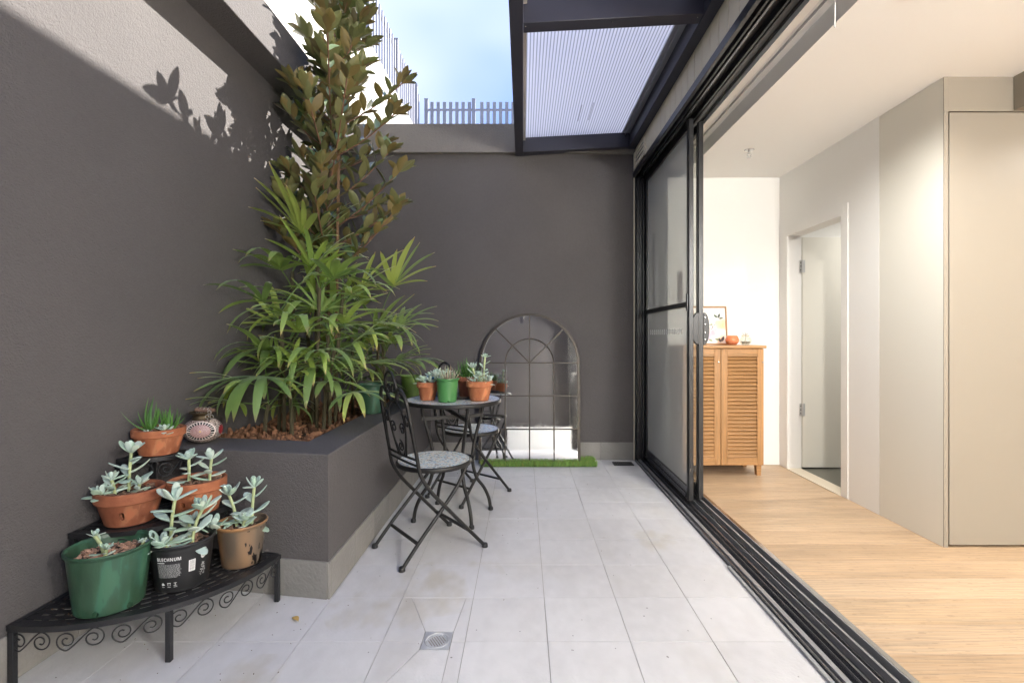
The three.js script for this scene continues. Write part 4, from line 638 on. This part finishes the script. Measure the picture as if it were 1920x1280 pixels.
{ // --- on the planter rim
  const p = thing('garden_bucket', 'light green bucket with a hooped handle on the planter rim', 'bucket', [-0.91, 0.608, -3.98]);
  mesh('pail', plasticPot(0.082, 0.064, 0.18), mat({ color: C(0.14, 0.24, 0.05), roughness: 0.4 }), p);
  mesh('handle', tube(Array.from({ length: 15 }, (_, k) => V(0.084 * Math.cos(k * Math.PI / 14), 0.172 + 0.1 * Math.sin(k * Math.PI / 14), 0)), 0.0045, 28, 6), mat({ color: C(0.22, 0.24, 0.08), roughness: 0.4 }), p);
  const q = thing('plant_pot', 'dark green plastic pot on the planter rim half hidden by palm leaves', 'pot', [-0.985, 0.608, -3.2]);
  mesh('pot', plasticPot(0.085, 0.066, 0.19), gplas, q); soilFill(q, 0.072, 0.16, 20, 37, 0.8);
  // painted pot with a brass neck
  const v = thing('painted_pot', 'round dot-painted pot with a brass neck and hanging trinkets on the planter rim', 'ornament', [-1.505, 0.6085, -2.31]);
  const ax = V(0.38, 0.06, 0.92).normalize(), ax2 = V(0.98, 0, -0.15).normalize();
  const dotT = tex(512, 256, (u, w) => {
    const a = u * 6.2832, b = (w - 0.5) * Math.PI, d = V(-Math.cos(a) * Math.cos(b), Math.sin(b), Math.sin(a) * Math.cos(b)), th = Math.acos(Math.min(1, d.dot(ax))), t2 = Math.acos(Math.min(1, d.dot(ax2)));
    const up = V(0, 1, 0).addScaledVector(ax, -ax.y).normalize(), rt = up.clone().cross(ax), ph = Math.atan2(d.dot(up), d.dot(rt)), n = hash2(u * 200 | 0, w * 100 | 0, 5);
    if (th < 0.05) return [0.8, 0.65, 0.2]; if (th < 0.52) { const k = th / 0.052, r = k - Math.floor(k), m = Math.floor(k) * 7 + 5, s = (ph / 6.2832 * m) % 1; return r < 0.62 && Math.abs(Math.abs(s) - 0.5) < 0.38 ? [0.85, 0.8, 0.78] : [0.45, 0.2, 0.2]; }
    if (th < 0.72) { const s = Math.abs((ph / 6.2832 * 26) % 1); return s < 0.6 ? [0.05, 0.045, 0.045] : [0.82, 0.78, 0.75]; } if (th < 0.8) return [0.85, 0.8, 0.76];
    if (t2 < 0.35) return [0.55, 0.16, 0.18]; if (t2 < 0.55) return ((ph * 9) % 1 + 1) % 1 < 0.5 ? [0.06, 0.05, 0.05] : [0.8, 0.76, 0.72];
    return n < 0.45 ? [0.3, 0.18, 0.16] : n < 0.55 ? [0.1, 0.08, 0.08] : [0.84, 0.79, 0.74];
  }, true);
  mesh('body', new THREE.SphereGeometry(0.083, 40, 26).scale(1.02, 0.72, 0.9).translate(0, 0.0595, 0), mat({ map: dotT, roughness: 0.45 }), v);
  const brass = mat({ color: C(0.16, 0.12, 0.07), metalness: 0.9, roughness: 0.42, bumpMap: rep(grainT, 0.3), bumpScale: 0.001 }), silver = mat({ color: C(0.55, 0.53, 0.48), metalness: 0.9, roughness: 0.35 });
  mesh('neck', lathe([[0.03, 0.106], [0.045, 0.108], [0.045, 0.114], [0.039, 0.12], [0.042, 0.132], [0.055, 0.139], [0.056, 0.143], [0.049, 0.143], [0.036, 0.132], [0.032, 0.11]], 32).translate(0, 0.002, 0), brass, v);
  mesh('roll', [0, 1, 2].map(k => new THREE.CylinderGeometry(0.009, 0.009, 0.07, 10).rotateZ(Math.PI / 2 - 0.1).translate(0.012, 0.152 + 0.003 * (k % 2), -0.012 + 0.014 * k)), mat({ color: C(0.22, 0.13, 0.09), roughness: 0.6, map: rep(mottleT, 0.2) }), v);
  for (let k = 0; k < 4; k++) mesh('band', new THREE.TorusGeometry(0.0135, 0.002, 5, 16).rotateY(Math.PI / 2).translate(-0.018 + 0.018 * k, 0.153, 0.008), silver, v);
  const tri = mesh('trinket', new THREE.TorusGeometry(0.009, 0.0018, 5, 14).translate(0.05, 0.143, 0.03), silver, v); for (const [x, y] of [[-0.011, -0.011], [0.011, -0.011], [0, -0.022], [0, 0.011]]) mesh('trinket_ring', new THREE.TorusGeometry(0.008, 0.0017, 5, 14).translate(0.05 + x, 0.136 + y, 0.03), silver, tri);
}
// ---------------------------------------------------------------- magnolia with rust-brown leaf undersides
const magLeaf = [[0.14, 0.2], [-0.1, 0.14], [0.3, 0.1], [0.05, 0.28]].map(([b, f]) => sheet(6, 2, (u, t) => { const w = 0.21 * Math.sin(Math.pow(Math.min(0.985, t * 0.97 + 0.02), 1.12) * Math.PI) ** 0.75; return [u * w, Math.abs(u) * w * f * 2 + b * t * t * 0.8 - 0.02, t]; }));
const magTop = [[0.06, 0.12, 0.025], [0.085, 0.16, 0.035], [0.045, 0.09, 0.025]], magUnder = [[0.15, 0.115, 0.038], [0.125, 0.125, 0.04], [0.21, 0.13, 0.036]];
const magLow = [], lowUnder = [[0.19, 0.2, 0.065], [0.23, 0.22, 0.075], [0.26, 0.19, 0.055]], lowTop = [[0.16, 0.25, 0.07], [0.2, 0.29, 0.1], [0.11, 0.19, 0.055]]; for (let k = 0; k < 12; k++) magLow.push(twoSided(magLeaf[k % 4], lowTop[k % 3], lowUnder[(k >> 2) % 3], 0.012));
const magGeo = []; for (let k = 0; k < 12; k++) magGeo.push(twoSided(magLeaf[k % 4], magTop[k % 3], magUnder[(k >> 2) % 3], 0.012));
const magMat = mat({ color: C(1, 1, 1), vertexColors: true, roughness: 0.6, transmission: 0.34, thickness: 0, clearcoat: 1, clearcoatRoughness: 0.16, side: THREE.DoubleSide }, true);
const barkM = mat({ color: C(0.16, 0.1, 0.065), roughness: 0.95, bumpMap: rep(grainT, 0.15), bumpScale: 0.003 }), twig = mat({ color: C(0.2, 0.1, 0.06), roughness: 0.8 });
{
  const r = rng(2024), T = thing('magnolia_tree', 'tall slender magnolia with glossy dark leaves and rust-brown undersides, in the planter', 'tree', [-1.3, 0.55, -3.3]);
  const at = y => V(-0.06 * Math.sin(y * 1.2) + 0.035 * y * 1.05, y, -0.03 * Math.sin(y * 2));
  mesh('trunk', (() => { const g = tube(Array.from({ length: 12 }, (_, k) => at(k * 0.36)), 0.012, 60, 8), p = g.attributes.position; for (let i = 0; i < p.count; i++) { const y = p.getY(i), c = at(Math.max(0, y)), s = 1.15 - 0.2 * y; p.setX(i, c.x + (p.getX(i) - c.x) * s); p.setZ(i, c.z + (p.getZ(i) - c.z) * s); } g.computeVertexNormals(); return boxUV(g); })(), barkM, T);
  mesh('stake', bar(V(0.05, 0.0, 0.03), V(0.075, 2.1, 0.02), 0.016, 0.016, 0.002), timber(0.3, 0.18, 0.1), T);
  let n = 0; const rest = [];
  for (let b = 0; b < 84; b++) {
    const y = 0.92 + b * 0.0385 + r() * 0.03, a = b * 2.39 + r() * 0.6, s = at(y), top = y > 2.05;
    let L = (top ? 0.19 - 0.02 * (y - 2) : 0.37 + 0.13 * r()) * (0.65 + 0.5 * r()); if (!top && Math.cos(a) > 0.2) L *= 1.3; if (Math.cos(a) < 0) L = Math.min(L, 0.22 / Math.max(0.3, -Math.cos(a)));
    const e = s.clone().add(V(Math.cos(a) * L, L * (0.45 + 0.5 * r()), Math.sin(a) * L)), mid = s.clone().lerp(e, 0.55).add(V(0, -0.03, 0)), cv = new THREE.QuadraticBezierCurve3(s, mid, e);
    const br = mesh('branch', tube([s, mid, e], 0.0042, 8, 5), twig, T), axis = e.clone().sub(mid).normalize();
    const put = (c, d, L2) => {
      const up = V(-d.x * 0.5 + (r() - 0.5) * 0.9, 1, -d.z * 0.5 + (r() - 0.5) * 0.9), g = (r() < 0.78 ? magLow : magGeo)[r() * 12 | 0];
      if (n < 300 && c.y < 2.9 && c.z > -0.02 && r() < 0.3) { br.add(place(mesh('leaf', g, magMat), c, d, up, L2)); n++; } else { const o = place(new THREE.Object3D(), c, d, up, L2); o.updateMatrix(); rest.push(g.clone().applyMatrix4(o.matrix)); }
    };
    for (let k = 0; k < 17; k++) { const t = 0.12 + 0.84 * k / 17, az = k * 2.4 + r(); put(cv.getPoint(t), axis.clone().multiplyScalar(0.55).add(V(Math.cos(az), 0.25 + 0.7 * r() - 0.3 * (k % 2), Math.sin(az))).normalize(), 0.09 + 0.05 * r()); }
    for (let k = 0; k < 9; k++) { const az = k * 2.4 + r() * 0.7, sp = 0.5 + 0.7 * r(); put(e, axis.clone().multiplyScalar(0.8).add(V(Math.cos(az) * sp, 0.3 * r(), Math.sin(az) * sp)).normalize(), 0.095 + 0.05 * r()); }
  }
  mesh('upper_foliage', rest, magMat, T).userData.kind = 'stuff';
}
// ---------------------------------------------------------------- lady palms
const fanLeaf = []; for (const [dr, w, tw] of [[0.2, 0.05, 0], [0.45, 0.053, 0.1], [0.8, 0.056, -0.1], [0.35, 0.058, 0.05], [0.06, 0.042, 0]]) fanLeaf.push(sheet(9, 4, (u, t) => { const ww = w * Math.pow(Math.sin(Math.min(1, 0.08 + t * 0.94) * Math.PI), 0.45) * (t > 0.97 ? 0.45 : 1), an = dr * t * t * 1.25; return [u * ww + tw * t * t * 0.3, -Math.sin(an) * t * 0.72 + (1 - Math.abs(u)) * 0.012 + (Math.abs(u) > 0.3 && Math.abs(u) < 0.7 ? -0.006 : 0), t * Math.cos(an * 0.72)]; }));
for (const g of fanLeaf) { const p = g.attributes.position, c = new Float32Array(p.count * 3); for (let i = 0; i < p.count; i++) c.set(i >= p.count - 5 ? [1.7, 0.8, 1.5] : [1, 1, 1], i * 3); g.setAttribute('color', new THREE.BufferAttribute(c, 3)); }   // browned tips
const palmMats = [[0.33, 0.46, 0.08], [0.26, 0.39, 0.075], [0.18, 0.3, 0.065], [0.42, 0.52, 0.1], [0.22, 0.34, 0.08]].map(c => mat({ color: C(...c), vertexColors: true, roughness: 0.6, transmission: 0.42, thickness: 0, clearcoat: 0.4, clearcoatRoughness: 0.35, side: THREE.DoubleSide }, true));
const caneM = mat({ color: C(0.1, 0.085, 0.045), roughness: 0.95, bumpMap: rep(grainT, 0.08), bumpScale: 0.004 }), petM = mat({ color: C(0.12, 0.2, 0.05), roughness: 0.6 });
function ladyPalm(label, x, z, canes, seed, lim) {
  const r = rng(seed), P = thing('lady_palm', label, 'palm', [x, 0.55, z], 0, 'lady palms');
  for (const [cx, cz, h, nf] of canes) {
    const lx = (r() - 0.5) * 0.12, lz = (r() - 0.5) * 0.12, top = V(cx + lx, h, cz + lz), at = t => V(cx + lx * t * t, h * t, cz + lz * t * t);
    mesh('cane', tube([at(0), at(0.5), at(1)], 0.011, 12, 7), caneM, P);
    for (let k = 0; k < nf; k++) {
      const t = 1 - 0.62 * k / nf * (h > 0.45 ? 1 : 0.5), s = at(t), up = 0.95 - 1.15 * k / nf + (r() - 0.5) * 0.25; let a = k * 2.4 + cx * 20 + r() * 0.8;
      const pl = 0.13 + 0.15 * r(), len = (0.29 + 0.11 * r()) * (h < 0.35 ? 0.75 : 1);
      if (P.position.x + s.x + Math.cos(a) * (pl + len) * Math.cos(up) < lim) a = Math.PI / 2 * (Math.sin(a) >= 0 ? 1 : -1) + (r() - 0.35) * 0.5 * (Math.sin(a) >= 0 ? 1 : -1);
      const d = V(Math.cos(a) * Math.cos(up), Math.sin(up), Math.sin(a) * Math.cos(up)), e = s.clone().addScaledVector(d, pl);
      const fr = mesh('frond', tube([s, s.clone().lerp(e, 0.5).add(V(0, 0.012, 0)), e], 0.0035, 8, 5), petM, P);
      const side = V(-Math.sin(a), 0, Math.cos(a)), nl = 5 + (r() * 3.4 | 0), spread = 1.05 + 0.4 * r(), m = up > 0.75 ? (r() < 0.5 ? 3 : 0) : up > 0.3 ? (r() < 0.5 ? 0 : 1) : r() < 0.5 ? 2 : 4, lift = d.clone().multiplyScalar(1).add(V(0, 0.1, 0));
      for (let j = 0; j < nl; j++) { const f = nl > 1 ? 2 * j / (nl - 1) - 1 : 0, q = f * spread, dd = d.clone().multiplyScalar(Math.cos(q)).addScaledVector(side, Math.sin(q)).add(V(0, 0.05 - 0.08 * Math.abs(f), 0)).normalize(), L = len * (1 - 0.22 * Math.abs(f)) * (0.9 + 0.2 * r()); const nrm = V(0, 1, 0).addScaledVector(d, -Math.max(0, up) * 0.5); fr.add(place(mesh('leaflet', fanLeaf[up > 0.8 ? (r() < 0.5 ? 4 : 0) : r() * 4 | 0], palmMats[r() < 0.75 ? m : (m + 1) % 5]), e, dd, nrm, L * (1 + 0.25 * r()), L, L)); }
    }
  }
}
ladyPalm('lush lady palm with long fingered leaves spilling over the planter corner', -1.29, -2.88, [[-0.06, 0.1, 0.7, 5], [0.08, 0.0, 0.84, 6], [0.16, 0.1, 0.48, 5], [-0.12, 0.04, 0.44, 5], [0.03, 0.2, 0.28, 5], [-0.14, 0.16, 0.18, 4]], 314, -1.63);
ladyPalm('tall upright lady palm clump close to the sunlit wall below the magnolia', -1.36, -3.05, [[-0.06, 0.0, 0.96, 5], [0.1, 0.06, 1.0, 6], [0.18, -0.04, 0.84, 5], [0.02, -0.08, 0.66, 5], [0.2, 0.1, 0.56, 5]], 161, -1.62);
ladyPalm('shaded lady palm growing behind the magnolia trunk towards the back wall', -1.08, -3.6, [[0.0, 0.0, 0.74, 6], [0.1, 0.12, 0.54, 5], [-0.14, 0.08, 0.46, 5], [0.02, -0.14, 0.34, 5]], 2718, -1.6);
// ---------------------------------------------------------------- creeper on the sunny bit of wall behind the tree
{
  const r = rng(55), v = thing('climbing_vine', 'bright green creeper climbing the sunlit wall behind the magnolia', 'vine', [-1.64, 0.56, -3.95]);
  const lobes = sheet(4, 4, (u, t) => { const w = 0.5 * Math.sin(Math.min(1, 0.15 + t * 0.85) * Math.PI) * (0.75 + 0.25 * Math.cos(u * 9)); return [u * w, 0.1 * u * u + 0.08 * Math.sin(t * 5), t]; });
  const ms = [[0.16, 0.26, 0.04], [0.1, 0.2, 0.035], [0.26, 0.32, 0.07]].map(c => mat({ color: C(...c), roughness: 0.6, transmission: 0.35, thickness: 0, side: THREE.DoubleSide }, true));
  for (let s = 0; s < 4; s++) {
    const z0 = (s - 1.5) * 0.06, pts = []; for (let k = 0; k <= 10; k++) pts.push(V(0.012 + 0.012 * r(), k * 0.205 * (0.9 + 0.04 * s), z0 + 0.06 * Math.sin(k * 0.8 + s) + 0.02 * r()));
    const st = mesh('stem', tube(pts, 0.0035, 40, 5), twig, v);
    for (let k = 0; k < 22; k++) { const t = (0.4 + 0.6 * r()) * 10, i = Math.min(9, t | 0), c = pts[i].clone().lerp(pts[i + 1], t - i), d = V(0.25 + 0.5 * r(), r() - 0.65, (r() - 0.5) * 1.6); st.add(place(mesh('leaf', lobes, ms[r() * 3 | 0]), c, d, V(1, 0.6, 0.3 * (r() - 0.5)), 0.045 + 0.035 * r())); }
  }
}
// ---------------------------------------------------------------- crumbs of soil and bark dropped about
{
  const r = rng(404), n = 170, im = new THREE.InstancedMesh(new THREE.DodecahedronGeometry(0.0022, 0), mat({ color: C(1, 1, 1), roughness: 1 }), n), o = new THREE.Object3D();
  for (let k = 0; k < n; k++) {
    const near = r(); let x, y, z; if (near < 0.42) { const a = r() * 1.3, d = 0.3 + 0.33 * r(); x = -1.635 + d * Math.sin(a); z = -2.165 + d * Math.cos(a); y = 0.1925; } else if (near < 0.7) { x = -1.55 + r() * 0.75; z = -1.35 - r() * 0.7; y = 0.001; } else { x = -0.8 + 1.7 * r(); z = -1.2 - 3 * r(); y = 0.001; }
    o.position.set(x, y, z); o.rotation.set(r() * 6, r() * 6, r() * 6); o.scale.set(0.5 + 1.2 * r(), 0.35, 0.4 + 0.7 * r()); o.updateMatrix(); im.setMatrixAt(k, o.matrix); const a = 0.4 + r(); im.setColorAt(k, C(0.13 * a, 0.08 * a, 0.05 * a));
  }
  im.name = 'soil_crumbs'; im.userData = { kind: 'stuff', label: 'scattered crumbs of soil and bark on tiles and stand', category: 'debris' }; scene.add(im);
  const d = mesh('fallen_leaf', sheet(4, 2, (u, t) => [u * 0.012 * Math.sin(t * 3.1), 0.004 * u * u + 0.006 * Math.sin(t * 3), t * 0.045]), mat({ color: C(0.5, 0.33, 0.1), roughness: 0.8, side: THREE.DoubleSide })); d.position.set(-0.905, 0.003, -1.93); d.rotation.y = 0.9; tag(d, 'small dry yellow leaf lying on the tiles by the planter corner', 'leaf');
}
scene.traverse(o => { if (o.isMesh) { o.castShadow = true; o.receiveShadow = true; } });
renderer.render(scene, camera);
